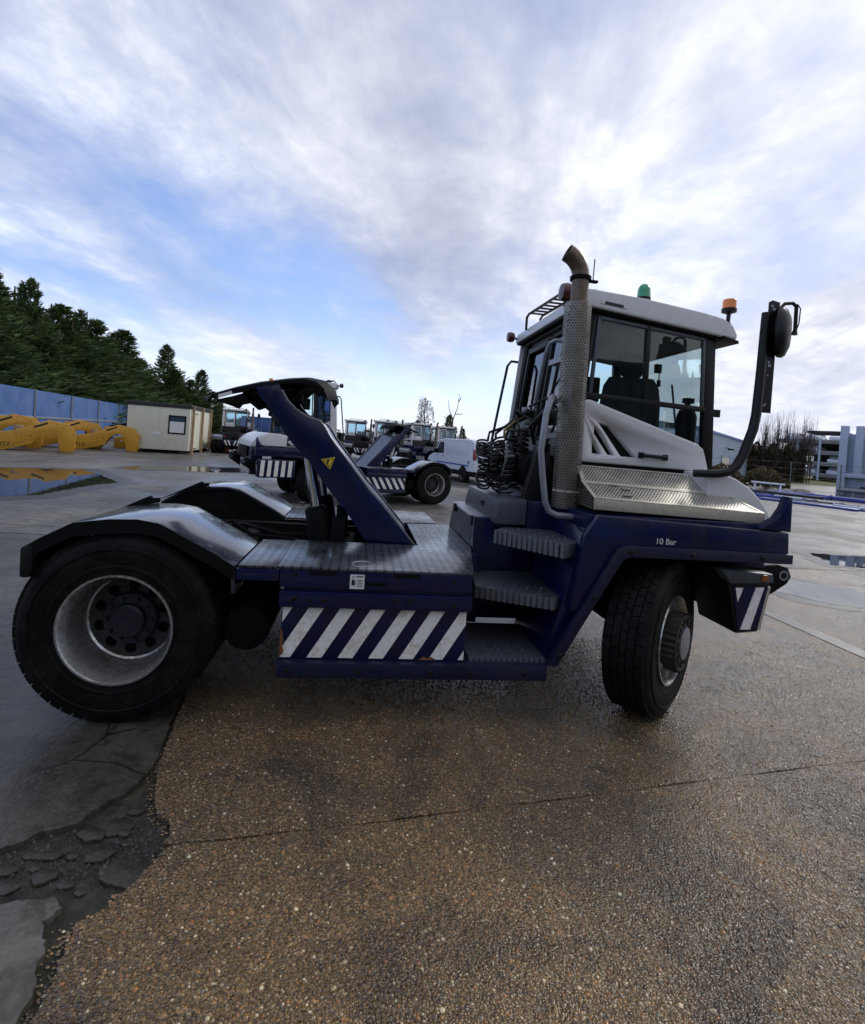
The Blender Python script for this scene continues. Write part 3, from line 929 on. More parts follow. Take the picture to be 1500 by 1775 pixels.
        for k in range(-1, 8):
            xt0 = .846 + k * per
            poly = [(xt0 - per, zb), (xt0 - per + wd, zb), (xt0 + wd, zt), (xt0, zt)]

            def clip(poly, xc, keep):
                out = []
                for i in range(len(poly)):
                    a, b2 = poly[i], poly[(i + 1) % len(poly)]
                    ia, ib = keep(a[0]), keep(b2[0])
                    if ia:
                        out.append(a)
                    if ia != ib:
                        t_ = (xc - a[0]) / (b2[0] - a[0]); out.append((xc, a[1] + (b2[1] - a[1]) * t_))
                return out
            poly = clip(clip(poly, x0, lambda v: v >= x0), x1, lambda v: v <= x1)
            if len(poly) > 2:
                P('hazard_stripe', MB().prism(poly, s * 1.215, s * 1.2245), 'stripe_white', parent=sb)
        # rusted corner of the panel
        P('rust_patch', MB().prism([(.868, .40), (.884, .395), (.892, .42), (.882, .45), (.888, .48), (.878, .53), (.868, .55)], s * 1.215, s * 1.2265), 'rust', parent=sb)
        P('rust_patch', MB().prism([(1.66, .380), (1.69, .398), (1.72, .390), (1.74, .400), (1.77, .380)], s * 1.215, s * 1.2265), 'rust', parent=sb)
        # decks
        if s < 0:
            dk = [(.832, -1.250), (1.952, -1.252), (2.09, -.50), (2.09, .50), (1.98, .50), (1.70, .45), (1.70, -.50), (.832, -.50)]
            P('deck_plate', MB().plan(dk, .893, .906), 'tread_plate', bevel=.003)
            P('filler_cap', MB().lathe([(.062, .9075), (.062, .897), (.02, .8965), (.001, .8965)], 28, 'z', (1.307, -1.13, 0)), 'matt_black')
            P('filler_neck', MB().lathe([(.060, .9065), (.066, .9095), (.070, .9065)], 28, 'z', (1.307, -1.13, 0)), 'steel')
        else:
            P('deck_plate', MB().plan([(.832, .50), (1.70, .50), (1.985, .55), (1.952, 1.252), (.832, 1.25)], .893, .906), 'tread_plate', bevel=.003)
        e = P('deck_extension', MB().box(.615, .826, s * .50, s * 1.235, .884, .899), 'tread_plate', bevel=.004)
        P('deck_edge', MB().box(.605, .842, s * 1.20, s * 1.243, .815, .882), 'navy', parent=e, bevel=.012)
    # --- fifth wheel boom
    armL = [(.509, 1.892), (.559, 1.847), (.611, 1.771), (.663, 1.702), (.732, 1.61), (.801, 1.533), (.886, 1.457), (.992, 1.317), (1.08, 1.215), (1.196, 1.081), (1.40, .80)]
    armR = [(1.72, .84), (1.675, .899), (1.41, 1.192), (1.321, 1.279), (1.177, 1.452), (1.062, 1.585), (1.018, 1.639), (.973, 1.71), (.938, 1.748), (.881, 1.76), (.84, 1.777), (.765, 1.82), (.706, 1.876), (.662, 1.945), (.64, 2.0)]
    out = armL + armR + [(.48, 1.965)]
    plate_top = [(.07, 1.872), (.20, 1.912), (.34, 1.965), (.50, 2.015), (.70, 2.058), (.85, 2.074), (.94, 2.062), (1.0, 2.02), (1.03, 1.955)]
    piv = Vector((1.60, 0, .83))

    def low(m):
        if not raised:                      # boom let down: turned about its foot
            q = Matrix.Rotation(R(-47), 3, 'Y') if False else Matrix.Rotation(R(-40), 3, 'Y')
            m.v = [tuple(q @ (Vector(p) - piv) + piv) for p in m.v]
        return m
    inner = [(x + .16 * min(1, (1.9 - z) / .3), z + .0) for x, z in armL[2:]] + [(x - .012, z - .006) for x, z in armR[:9]]
    ab = P('boom', low(MB().prism(inner, -.424, .424)), 'navy')
    for s in (-1, 1):
        P('boom_side_plate', low(MB().prism(out, s * .425, s * .470)), 'navy', parent=ab, bevel=.006)
    P('boom_edge_glint', low(MB().tube([(x + .003, -.468, z + .003) for x, z in armR[1:14]], .007, 6)), 'galv', parent=ab)  # pale tube stands in for the highlight along the boom edge
    # fifth-wheel plate: horseshoe, two ramps at the rear, turned-down front
    pm = MB()
    n = len(plate_top)
    ys = [-.47, -.38, -.26, -.12, -.03, .03, .12, .26, .38, .47]
    grid_t = []
    for i, (x, z) in enumerate(plate_top):
        for y in ys:
            e = abs(y) / .45
            xx = x - (.10 * max(0, e - .55) if i > 4 else 0) + (.09 * (e ** 3) if i == 0 else 0)
            grid_t.append((xx, y, z - (.03 * e ** 4)))
    o0 = len(pm.v)
    pm.v += grid_t + [(x, y, z - (.016 if x < .25 else .030)) for x, y, z in grid_t]
    N = n * len(ys); W = len(ys)
    for i in range(n - 1):
        for j in range(W - 1):
            if i < 3 and 3 <= j <= 5:       # the throat
                continue
            a = i * W + j
            pm.f.append((a, a + 1, a + W + 1, a + W))
            pm.f.append((N + a, N + a + W, N + a + W + 1, N + a + 1))
            for (p, q), cond in (((a, a + 1), i == 0 or (i == 3 and 3 <= j <= 5)), ((a + W, a + W + 1), i == n - 2), ((a, a + W), j == 0 or (j == 6 and i < 3)), ((a + 1, a + W + 1), j == W - 2 or (j == 2 and i < 3))):
                if cond:
                    pm.f.append((p, q, N + q, N + p))
    fp = P('fifth_wheel_plate', low(pm), 'matt_black')
    for s in (-1, 1):
        P('plate_web', low(MB().prism([(.40, 1.86), (.48, 1.80), (.62, 1.86), (.72, 1.90), (.80, 1.99), (.50, 1.965), (.36, 1.92)], s * .30, s * .24)), 'matt_black', parent=fp)
    P('lock_jaw', low(MB().box(.38, .75, -.16, .16, 1.91, 1.98)), 'under', parent=fp, bevel=.006)
    P('release_handle', low(MB().tube([(.45, -.44, 1.90), (.62, -.46, 1.93), (.72, -.42, 1.96)], .014, 6)), 'under', parent=fp)
    P('label_plate', low(MB().add([(.245, -.4735, 1.854), (.335, -.4735, 1.888), (.330, -.4735, 1.912), (.240, -.4735, 1.878)], [(0, 1, 2, 3)])), 'sticker', parent=fp, flip=False)
    # warning triangle on the boom
    tri = [(.968, 1.479), (1.064, 1.502), (1.035, 1.412)]
    cx_, cz_ = sum(p[0] for p in tri) / 3, sum(p[1] for p in tri) / 3
    sc = lambda k: [(cx_ + (x - cx_) * k, cz_ + (z - cz_) * k) for x, z in tri]
    if raised:
        wt = P('warning_sign', MB().prism(sc(1), -.4690, -.4725), 'yellow_sign')
        P('sign_border', MB().prism(sc(.80), -.4690, -.4735), 'ink', parent=wt)
        P('sign_centre', MB().prism(sc(.62), -.4690, -.4745), 'yellow_sign', parent=wt)
        P('sign_mark', MB().prism([(1.005, 1.475), (1.030, 1.482), (1.020, 1.455), (1.026, 1.440), (1.012, 1.450)], -.4690, -.4755), 'ink', parent=wt)
    # lifting rams
    for s in (-1, 1):
        if raised:
            a, b = (1.012, s * .36, .80), (.868, s * .36, 1.52)
            q = [a[i] + (b[i] - a[i]) * .44 for i in range(3)]
            rb = P('ram_barrel', MB().tube([a, q], .082, 20).tube([q, [q[i] + (b[i] - a[i]) * .02 for i in range(3)]], .066, 16), 'matt_black', bevel=.004)
            P('ram_rod', MB().tube([q, b], .040, 20), 'chrome', parent=rb)
            P('ram_eye', MB().lathe([(.001, -.04), (.05, -.04), (.05, .04), (.001, .04)], 16, 'y', b), 'black', parent=rb)
        P('ram_bracket', MB().box(1.07, 1.17, s * .32, s * .42, .80, 1.06).box(1.10, 1.14, s * .34, s * .40, 1.06, 1.13), 'matt_black', bevel=.012)
    # hoses lying in the well
    P('well_hoses', MB().tube([(.2, -.45, .93), (.35, -.30, .98), (.5, -.35, .90), (.75, -.25, .86), (1.0, -.3, .84)], .014, 6).tube([(.1, -.2, .9), (.4, -.12, .93), (.7, -.2, .88), (1.2, -.1, .88)], .016, 6)
      .tube([(.22, -.50, .86), (.26, -.46, .96), (.28, -.44, 1.0)], .018, 6), 'black')
    P('well_floor', MB().box(-.6, 1.75, -.40, .40, .60, .62), 'under')
    # --- tool box and steps between deck and cab
    tb = P('tool_box', MB().prism([(2.095, .86), (2.125, 1.11), (2.30, 1.115), (2.30, .86)], -.50, .52), 'grey_metal', bevel=.008)
    P('upper_tier', MB().prism([(2.215, 1.116), (2.245, 1.285), (2.44, 1.295), (2.44, 1.116)], -.66, .45), 'grey_metal', parent=tb, bevel=.008)
    P('box_lid', MB().prism([(2.11, 1.112), (2.115, 1.122), (2.232, 1.127), (2.232, 1.118)], -.515, .53), 'galv', parent=tb)
    P('box_hasp', MB().box(2.098, 2.12, -.42, -.36, 1.06, 1.13).box(2.098, 2.12, .30, .36, 1.06, 1.13), 'black', parent=tb, bevel=.004)
    P('box_handle', MB().box(2.222, 2.236, -.22, -.15, 1.19, 1.225), 'matt_black', parent=tb, bevel=.004)
    P('upper_box', MB().box(2.445, 2.74, -.66, 1.15, 1.0, 1.29), 'navy', bevel=.01)
    P('well_wall', MB().box(2.10, 2.70, -.52, -.46, .40, 1.14).box(1.96, 2.14, -.62, -.50, .40, .885), 'navy', bevel=.006)
    steps = [([(2.169, -.835), (2.512, -1.24), (2.64, -1.12), (2.62, -.68), (2.27, -.68)], 1.10, .085), ([(2.03, -.975), (2.49, -1.195), (2.60, -1.05), (2.58, -.53), (2.10, -.53)], .756, .07), ([(1.968, -1.205), (2.445, -1.205), (2.50, -1.0), (2.50, -.60), (1.968, -.60)], .392, .045)]
    for k, (poly, z, h) in enumerate(steps):
        for s in ((1,) if k else (1,)):
            st = P('step', MB().plan(poly, z - h, z), 'grey_metal', bevel=.006)
            fr = MB()
            a, b = Vector((*poly[0], 0)), Vector((*poly[1], 0))
            dv = (b - a); L = dv.length; dv.normalize(); nv = Vector((dv.y, -dv.x, 0))
            nt = 14
            for i in range(nt):
                t0 = a + dv * (L * (i + .12) / nt) + nv * -.004; t1 = a + dv * (L * (i + .72) / nt) + nv * -.004
                q = [t0, t1, t1 + nv * .012, t0 + nv * .012]
                fr.plan([(p.x, p.y) for p in q], z - h, z + .005)
            stuff_P('step_teeth', fr, 'step_metal', parent=st)
            tr = MB()
            for i in range(5):
                for j in range(3):
                    p = a + dv * (L * (i + .7) / 6) - nv * (.06 + .07 * j)
                    tr.lathe([(.012, z), (.010, z + .006), (.001, z + .006)], 8, 'z', (p.x, p.y, 0))
            stuff_P('grip_studs', tr, 'grey_metal', parent=st)
            P('step_hanger', MB().plan([(poly[1][0] - .02, poly[1][1] + .02), (poly[1][0] + .06, poly[1][1] + .12), (poly[1][0] + .04, poly[1][1] + .14), (poly[1][0] - .04, poly[1][1] + .04)], z - h, z - .01), 'black', parent=st)
    P('step_foil', MB().box(1.99, 2.05, -.84, -.80, .60, .65).box(1.99, 2.04, -.84, -.80, .54, .575), 'galv', bevel=.01)
    # --- front body over the wheel arch
    for s in (-1, 1):
        body = [(2.70, 1.292), (3.99, 1.245), (4.0, 1.100), (2.905, 1.100), (2.835, 1.075), (2.62, .70), (2.56, .70), (2.62, 1.16)]
        fb = P('front_wing', MB().prism(body, s * 1.19, s * 1.248), 'navy', bevel=.008)
        P('wing_rear_face', MB().prism([(2.44, .372), (2.50, .372), (2.85, 1.03), (2.92, 1.10), (2.72, 1.285), (2.64, 1.16)], s * .56, s * 1.185), 'navy', parent=fb, bevel=.004)
        band_o = [(2.432, .375), (2.823, 1.090), (2.860, 1.112), (2.904, 1.118), (4.012, 1.112)]
        band_i = [(4.012, 1.050), (2.925, 1.048), (2.885, 1.040), (2.862, 1.018), (2.500, .375)]
        bn = P('arch_trim', MB().prism(band_o + band_i, s * 1.225, s * 1.272), 'navy_bar', parent=fb, bevel=.006)
        bl = MB()
        for x, z in ((2.51, .44), (2.70, .80), (2.915, 1.083), (3.32, 1.080), (3.8, 1.08)):
            bl.lathe([(.001, 0), (.012, 0), (.018, -s * .004), (.018, -s * .009)], 8, 'y', (x, s * 1.280, z))
        stuff_P('trim_bolts', bl, 'black', parent=bn)
        P('wing_top', MB().box(2.66, 3.99, s * .60, s * 1.186, 1.12, 1.286), 'navy', parent=fb, bevel=.006)
        P('wing_horn', MB().prism([(3.80, 1.262), (3.84, 1.30), (3.90, 1.335), (3.945, 1.40), (3.972, 1.478), (3.996, 1.478), (4.002, 1.25)], s * 1.18, s * 1.25), 'navy', parent=fb, bevel=.008)
        # bumper corner with lamps and stripes
        bc = P('bumper_corner', MB().prism([(3.60, .975), (3.95, .955), (3.96, .90), (3.90, .575), (3.74, .560), (3.66, .885)], s * .78, s * 1.16), 'black', bevel=.012)
        P('lamp_housing', MB().prism([(3.58, .985), (3.955, .965), (3.965, .905), (3.66, .890)], s * 1.10, s * 1.19), 'grey_metal', parent=bc, bevel=.012)
        P('indicator', MB().box(3.87, 3.915, s * 1.186, s * 1.20, .915, .958), 'amber_dull', parent=bc, bevel=.006)
        P('chevron_plate', MB().prism([(3.695, .868), (3.945, .875), (3.885, .590), (3.752, .582)], s * 1.158, s * 1.166), 'navy', parent=bc)
        P('hazard_stripe', MB().prism([(3.855, .868), (3.915, .870), (3.835, .592), (3.765, .590)], s * 1.16, s * 1.169), 'stripe_white', parent=bc)
        P('hazard_stripe', MB().prism([(3.71, .862), (3.765, .863), (3.732, .770)], s * 1.16, s * 1.169), 'stripe_white', parent=bc)
        P('edge_strip', MB().prism([(3.945, .875), (3.965, .875), (3.912, .590), (3.892, .590)], s * 1.12, s * 1.165), 'cream_metal', parent=bc)
        if full:
            te = MB()
            te.prism([(3.95, .66), (3.95, .965), (4.17, .985), (4.245, .965), (4.275, .905), (4.245, .855)], s * .955, s * .985)
            to = P('tow_eye', te, 'matt_black', bevel=.004)
            P('eye_bush', MB().lathe([(.022, -.018), (.036, -.018), (.036, .018), (.022, .018)], 20, 'y', (4.215, s * .97, .912), closed=True), 'galv', parent=to)
    P('front_bumper', MB().box(3.82, 4.02, -.78, .78, .60, .95), 'navy', bevel=.02)
    for k in range(-3, 4):
        y = k * .2
        P('bumper_stripe', MB().add([(4.023, y - .09, .62), (4.023, y, .62), (4.023, y + .09, .93), (4.023, y, .93), (4.018, y - .09, .62), (4.018, y, .62), (4.018, y + .09, .93), (4.018, y, .93)], [(0, 1, 2, 3), (4, 7, 6, 5), (0, 4, 5, 1), (1, 5, 6, 2), (2, 6, 7, 3), (3, 7, 4, 0)]), 'stripe_white')
    if full:
        text('10 Bar', .052, 'sticker', 'pressure_marking', T, (3.148, -1.2492, 1.150), (R(90), 0, 0))
    # fuel sticker
    st = P('fuel_sticker', MB().box(1.236, 1.318, -1.2505, -1.2485, .792, .874), 'sticker')
    mk = MB()
    mk.box(1.246, 1.262, -1.2515, -1.2500, .812, .842).box(1.249, 1.259, -1.2512, -1.2500, .842, .846).box(1.264, 1.268, -1.2515, -1.2500, .812, .836)
    for k in range(5):
        mk.box(1.276, 1.310 - .006 * (k % 2), -1.2515, -1.2500, .806 + k * .009, .809 + k * .009)
    mk.box(1.27, 1.31, -1.2515, -1.2500, .860, .866).box(1.246, 1.262, -1.2515, -1.2500, .858, .862)
    stuff_P('sticker_print', mk, 'ink', parent=st)
    # --- engine grille panel (right wing) and white nose
    def sheet(pts, mat, nm, parent, uvs):
        m = MB(); m.v = pts; m.f = [(0, 1, 2, 3)]
        m.uv = {i: uvs[i] for i in range(4)}
        return m.build(nm, mat, parent, flip=False)
    GB0, GB1 = Vector((2.705, -1.15, 1.385)), Vector((3.895, -1.15, 1.352))
    GM0, GM1 = Vector((2.70, -.96, 1.470)), Vector((3.77, -.96, 1.445))
    GT0, GT1 = Vector((2.745, -.76, 1.575)), Vector((3.66, -.76, 1.560))
    gp = P('grille_panel', MB().add([GB0 + Vector((0, 0, -.072)), GB1 + Vector((0, 0, -.066)), GB1, GB0, GB0 + Vector((.01, .02, -.072)), GB1 + Vector((0, .02, -.066)), GB1 + Vector((0, .02, 0)), GB0 + Vector((.01, .02, 0))],
                                    [(0, 1, 2, 3), (4, 7, 6, 5), (0, 4, 5, 1), (1, 5, 6, 2), (2, 6, 7, 3), (3, 7, 4, 0)]), 'cream_metal', bevel=.006)

    def band(a0, a1, b0, b1, nm, mrg=.028):
        # perforated field inside a plain border; the border is four strips
        q = [a0, a1, b1, b0]
        cen = sum(q, Vector()) / 4
        nrm_ = (a1 - a0).cross(b0 - a0).normalized()
        L, Hh = (a1 - a0).length, (b0 - a0).length

        def pt(u, v):
            lo, hi = a0.lerp(a1, u), b0.lerp(b1, u)
            return lo.lerp(hi, v)
        mu, mv = mrg / L, mrg * .6 / Hh
        i4 = [pt(mu, mv), pt(1 - mu, mv), pt(1 - mu, 1 - mv), pt(mu, 1 - mv)]
        o4 = [pt(0, 0), pt(1, 0), pt(1, 1), pt(0, 1)]
        up_ = nrm_ * .003 * (1 if nrm_.z > 0 else -1)
        m = MB(); m.add([p + up_ for p in o4] + [p + up_ for p in i4], [(i, (i + 1) % 4, 4 + (i + 1) % 4, 4 + i) for i in range(4)])
        P('grille_border', m, 'cream_metal', parent=gp, flip=False)
        uvs = [(0, 0), (L - 2 * mrg, 0), ((b1 - b0).length - mrg * 2 + (b0 - a0).dot((a1 - a0).normalized()), Hh), ((b0 - a0).dot((a1 - a0).normalized()), Hh)]
        g = sheet([tuple(p) for p in i4], 'perf_grille', nm, gp, uvs)
        return g
    band(GB0, GB1, GM0, GM1, 'grille_mesh')
    band(GM0, GM1, GT0, GT1, 'grille_mesh')
    # stiffening tabs on the grille
    for u, v in ((.26, .72), (.22, .30), (.20, .92)):
        a = GB0.lerp(GB1, u).lerp(GM0.lerp(GM1, u), v) + Vector((0, 0, .006))
        P('grille_tab', MB().box(a.x - .03, a.x + .03, a.y - .012, a.y + .012, a.z - .004, a.z + .006), 'cream_metal', parent=gp, bevel=.003)
    P('grille_bay', MB().box(2.76, 3.80, -1.10, -.62, 1.20, 1.34).prism([(2.76, 1.30), (3.78, 1.30), (3.66, 1.545), (2.76, 1.555)], -.74, -.70), 'matt_black', parent=gp)
    # perforated end of the panel next to the stack
    sheet([(2.70, -1.148, 1.315), (2.70, -1.148, 1.385), (2.742, -.76, 1.572), (2.742, -.70, 1.315)], 'perf_stack', 'grille_end', gp, [(0, 0), (0, .07), (.39, .26), (.45, 0)])
    nose_p = [(3.58, 1.27), (3.60, 1.585), (3.70, 1.590), (3.80, 1.560), (3.90, 1.508), (3.99, 1.432), (4.06, 1.345), (4.085, 1.270), (4.085, 1.25)]
    ns = P('nose', MB().prism(nose_p, -.985, 1.0), 'white', bevel=.02, seg=3)
    P('nose_grille', MB().box(4.07, 4.092, -.6, .6, 1.0, 1.26), 'matt_black', parent=ns, bevel=.006)
    P('front_panel', MB().box(3.80, 4.05, -1.0, 1.0, .96, 1.249), 'navy', bevel=.01)
    # --- white engine cover beside the cab, with three slanted intakes
    cov = [(2.782, 1.597), (2.757, 1.965), (2.768, 2.012), (2.795, 2.040), (2.835, 2.046), (3.688, 1.787), (3.735, 1.755), (3.757, 1.70), (3.792, 1.585)]
    ec = MB().prism(cov, -.705, -.475)
    cover = ec.build('engine_cover', 'white', T, bevel=.028, seg=4)
    cut = MB()
    slots = [[(2.900, 1.890), (3.000, 1.868), (3.212, 1.655), (3.092, 1.655)], [(2.876, 1.856), (2.890, 1.862), (3.040, 1.662), (2.988, 1.662), (2.876, 1.805)], [(2.869, 1.745), (2.880, 1.750), (2.938, 1.662), (2.871, 1.662)]]
    for k, s_ in enumerate(slots):
        cut.prism(s_, -.76, -.655 if k else -.635)
    co = cut.build('cutter', 'white')
    bo = cover.modifiers.new('b', 'BOOLEAN'); bo.object = co; bo.operation = 'DIFFERENCE'; bo.solver = 'EXACT'
    dg = bpy.context.evaluated_depsgraph_get()
    nm_ = bpy.data.meshes.new_from_object(cover.evaluated_get(dg))
    cover.modifiers.clear(); cover.data = nm_
    bpy.data.objects.remove(co)
    sl = MB()
    sl.prism([(x * .99 + .03, z) for x, z in slots[0]], -.650, -.637)
    P('intake_mesh', MB().prism(slots[0], -.6395, -.634).prism(slots[1], -.6595, -.655).prism(slots[2], -.6595, -.655), 'black', parent=cover)
    hd = MB().tube([(3.248, -.705, 1.676), (3.252, -.735, 1.676), (3.43, -.735, 1.670), (3.434, -.705, 1.670)], .014, 8)
    hd.box(3.225, 3.265, -.715, -.700, 1.655, 1.697).box(3.415, 3.455, -.715, -.700, 1.650, 1.692)
    P('cover_handle', hd, 'black', parent=cover, bevel=.003)
    # emblem on the other side of the cover: white diamond on a black square
    P('left_cover', MB().prism([(3.00, 1.29), (2.97, 1.50), (3.50, 1.585), (3.75, 1.585), (3.90, 1.50), (4.02, 1.29)], 1.10, 1.20), 'white', bevel=.03, seg=3)
    em = P('emblem', MB().box(3.06, 3.32, 1.2005, 1.204, 1.315, 1.50), 'ink')
    P('emblem_diamond', MB().prism([(3.07, 1.408), (3.19, 1.485), (3.31, 1.408), (3.19, 1.330)], 1.2035, 1.206), 'sticker', parent=em)
    P('emblem_ring', MB().lathe([(.030, 1.205), (.030, 1.2075), (.042, 1.2075), (.042, 1.205)], 24, 'y', (3.19, 0, 1.408)).box(3.18, 3.20, 1.205, 1.2075, 1.40, 1.416), 'ink', parent=em)
    P('deck_shelf', MB().box(2.76, 3.60, -.70, -.44, 1.30, 1.56), 'matt_black', bevel=.006)
    P('cover_gap', MB().box(2.74, 3.84, -.69, -.46, 1.55, 1.596), 'matt_black')
    # --- cab
    YN, YF = -.45, 1.12
    cb = P('cab_base', MB().prism([(2.66, 1.22), (2.70, 1.70), (2.86, 1.70), (3.99, 1.60), (4.02, 1.22)], YN + .012, YF), 'black', bevel=.008)
    fr = MB()

    def near_frame(y0, y1):
        f = MB()
        f.prism([(2.800, 1.60), (2.872, 1.60), (2.955, 2.775), (2.885, 2.785)], y0, y1)          # rear pillar
        f.prism([(3.918, 1.58), (4.005, 1.58), (3.945, 2.68), (3.862, 2.69)], y0, y1)            # front pillar
        f.prism([(2.945, 2.722), (3.865, 2.630), (3.862, 2.70), (2.950, 2.795)], y0, y1)         # top rail
        return f
    nf = P('cab_side_frame', near_frame(YN, YN + .06), 'black' if full else 'white', bevel=.008)
    P('window_bar', MB().prism([(2.905, 2.088), (3.895, 2.052), (3.894, 2.090), (2.908, 2.126)], YN - .012, YN + .03), 'black', parent=nf, bevel=.004)
    P('window_divider', MB().prism([(3.372, 2.10), (3.405, 2.10), (3.392, 2.70), (3.360, 2.70)], YN - .010, YN + .03), 'black', parent=nf, bevel=.004)
    sw = MB()
    sw.prism([(2.93, 2.115), (2.955, 2.115), (2.985, 2.71), (2.96, 2.715)], YN - .006, YN + .02)
    sw.prism([(3.862, 2.08), (3.885, 2.08), (3.858, 2.645), (3.835, 2.645)], YN - .006, YN + .02)
    sw.prism([(2.96, 2.69), (3.86, 2.61), (3.86, 2.635), (2.962, 2.715)], YN - .006, YN + .02)
    P('window_sash', sw, 'grey_metal', parent=nf, bevel=.003)
    P('side_glass', MB().prism([(2.915, 2.11), (3.890, 2.08), (3.858, 2.64), (2.968, 2.73)], YN + .010, YN + .014), 'glass', parent=nf)
    P('lower_glass', MB().prism([(2.868, 1.60), (3.925, 1.60), (3.893, 2.060), (2.902, 2.095)], YN + .012, YN + .016), 'glass', parent=nf)
    ff = P('cab_far_frame', near_frame(YF - .06, YF), 'black', bevel=.008)
    P('door_bar', MB().box(2.92, 3.90, YF - .05, YF, 2.0, 2.03).box(3.30, 3.345, YF - .05, YF, 1.6, 2.72), 'black', parent=ff, bevel=.006)
    P('door_panel', MB().prism([(2.84, 1.60), (3.92, 1.60), (3.90, 1.74), (3.3, 1.78), (2.88, 2.0)], YF - .045, YF - .005), 'white', parent=ff, bevel=.006)
    P('side_glass', MB().prism([(2.90, 1.75), (3.90, 1.75), (3.858, 2.66), (2.968, 2.74)], YF - .034, YF - .030), 'glass', parent=ff)
    P('corner_panel', MB().prism([(2.72, 1.30), (2.90, 1.30), (2.975, 2.77), (2.84, 2.78)], YF + .004, YF + .03), 'white', parent=ff, bevel=.01)
    # rear wall: two posts, sliding door, glass
    rw = MB()

    def rx(z):
        return 2.742 + (z - 1.3) * .105

    def rpost(m, y0, y1, z0=1.25, z1=2.78, t=.055, off=0.0):
        m.add([(rx(z) + dx + off, y, z) for z in (z0, z1) for y in (y0, y1) for dx in (0, t)],
              [(0, 1, 3, 2), (4, 6, 7, 5), (0, 4, 5, 1), (2, 3, 7, 6), (0, 2, 6, 4), (1, 5, 7, 3)])
        return m
    rpost(rw, YN, YN + .09); rpost(rw, .98, YF); rpost(rw, .30, .36); rpost(rw, YN, YF, 2.68, 2.79)
    re = P('cab_rear_frame', rw, 'black', bevel=.008)
    P('rear_pillar_trim', rpost(MB(), .95, 1.06, 1.35, 2.76, .03, -.03), 'dark_red' if False else 'matt_black', parent=re, bevel=.006)
    P('rear_glass', rpost(MB(), YN + .05, 1.0, 1.78, 2.70, .005, .02), 'glass_rear', parent=re)
    P('rear_panel', rpost(MB(), YN, YF, 1.25, 1.78, .04, .006), 'black', parent=re)
    wp = MB()
    rpost(wp, .36, .42, 1.80, 2.66, .03, -.02); rpost(wp, .90, .96, 1.80, 2.66, .03, -.02); rpost(wp, .36, .96, 2.62, 2.68, .03, -.02); rpost(wp, .36, .96, 1.78, 1.95, .03, -.02)
    P('sliding_door', wp, 'black' if full else 'white', parent=re, bevel=.008)
    if not full:
        P('door_panel', rpost(MB(), .34, 1.06, 1.30, 1.76, .03, -.03), 'white', parent=re)
        P('post_cover', rpost(MB(), 1.0, 1.14, 1.30, 2.74, .03, -.035), 'white', parent=re)
    # front glass, bowed
    fg = MB()
    ysn = [YN + .01 + (YF - YN - .02) * i / 8 for i in range(9)]
    for y in ysn:
        e = ((y - (YN + YF) / 2) / ((YF - YN) / 2)) ** 2
        fg.v.append((4.06 - .085 * e, y, 1.62)); fg.v.append((3.985 - .085 * e, y, 2.68))
    fg.f = [(2 * i, 2 * i + 2, 2 * i + 3, 2 * i + 1) for i in range(8)]
    P('windscreen', fg, 'glass', flip=False)
    P('wiper', MB().tube([(4.07, .1, 1.64), (4.07, .2, 2.0), (4.04, .25, 2.35)], .01, 6).box(4.02, 4.10, -.36, -.33, 2.03, 2.09), 'black')
    # roof
    rf = [(2.79, 2.772), (2.80, 2.86), (2.85, 2.895), (3.30, 2.868), (3.80, 2.812), (3.96, 2.785), (4.045, 2.735), (4.085, 2.665), (4.08, 2.630), (3.98, 2.642)]
    ro = P('roof', MB().prism(rf, YN - .06, YF + .06), 'white', bevel=.03, seg=4)
    P('roof_gasket', MB().prism([(2.80, 2.752), (2.80, 2.776), (4.02, 2.650), (4.02, 2.622)], YN - .035, YF + .035), 'matt_black', parent=ro)
    P('roof_lining', MB().prism([(2.86, 2.73), (2.86, 2.75), (3.96, 2.64), (3.96, 2.62)], YN + .05, YF - .05), 'cab_lining', parent=ro)
    vt = P('roof_vent', MB().prism([(2.97, 2.812), (3.13, 2.795), (3.13, 2.772), (2.97, 2.789)], YN - .064, YN - .058), 'ink', parent=ro)
    P('roof_tab', MB().prism([(2.945, 2.815), (2.975, 2.812), (2.975, 2.789), (2.945, 2.792)], YN - .066, YN - .058).prism([(3.125, 2.797), (3.155, 2.794), (3.155, 2.771), (3.125, 2.774)], YN - .066, YN - .058), 'sticker', parent=ro)
    P('roof_knob', MB().lathe([(.045, 2.885), (.045, 2.895), (.02, 2.905), (.015, 2.915), (.001, 2.917)], 16, 'z', (2.93, -.42, 0)), 'black', parent=ro)
    if full:
        P('visor', MB().prism([(3.95, 2.66), (4.10, 2.625), (4.105, 2.60), (3.97, 2.63)], YN - .06, YN + .25), 'black', parent=ro, bevel=.01)
        # beacons
        b1 = P('beacon', MB().lathe([(.001, 3.005), (.018, 3.003), (.036, 2.990), (.046, 2.968), (.050, 2.930), (.050, 2.895)], 20, 'z', (3.33, -.42, 0)), 'green_lens')
        P('beacon_base', MB().lathe([(.054, 2.845), (.054, 2.898), (.046, 2.902), (.001, 2.902)], 20, 'z', (3.33, -.42, 0)), 'black', parent=b1)
        b2 = P('beacon', MB().lathe([(.001, 2.972), (.044, 2.970), (.050, 2.962), (.051, 2.895)], 24, 'z', (4.075, -.40, 0)), 'amber')
        P('beacon_base', MB().lathe([(.055, 2.870), (.056, 2.896), (.05, 2.900), (.001, 2.900)], 24, 'z', (4.075, -.40, 0)).lathe([(.052, 2.870), (.018, 2.855), (.001, 2.855)], 20, 'z', (4.075, -.40, 0)), 'black', parent=b2)
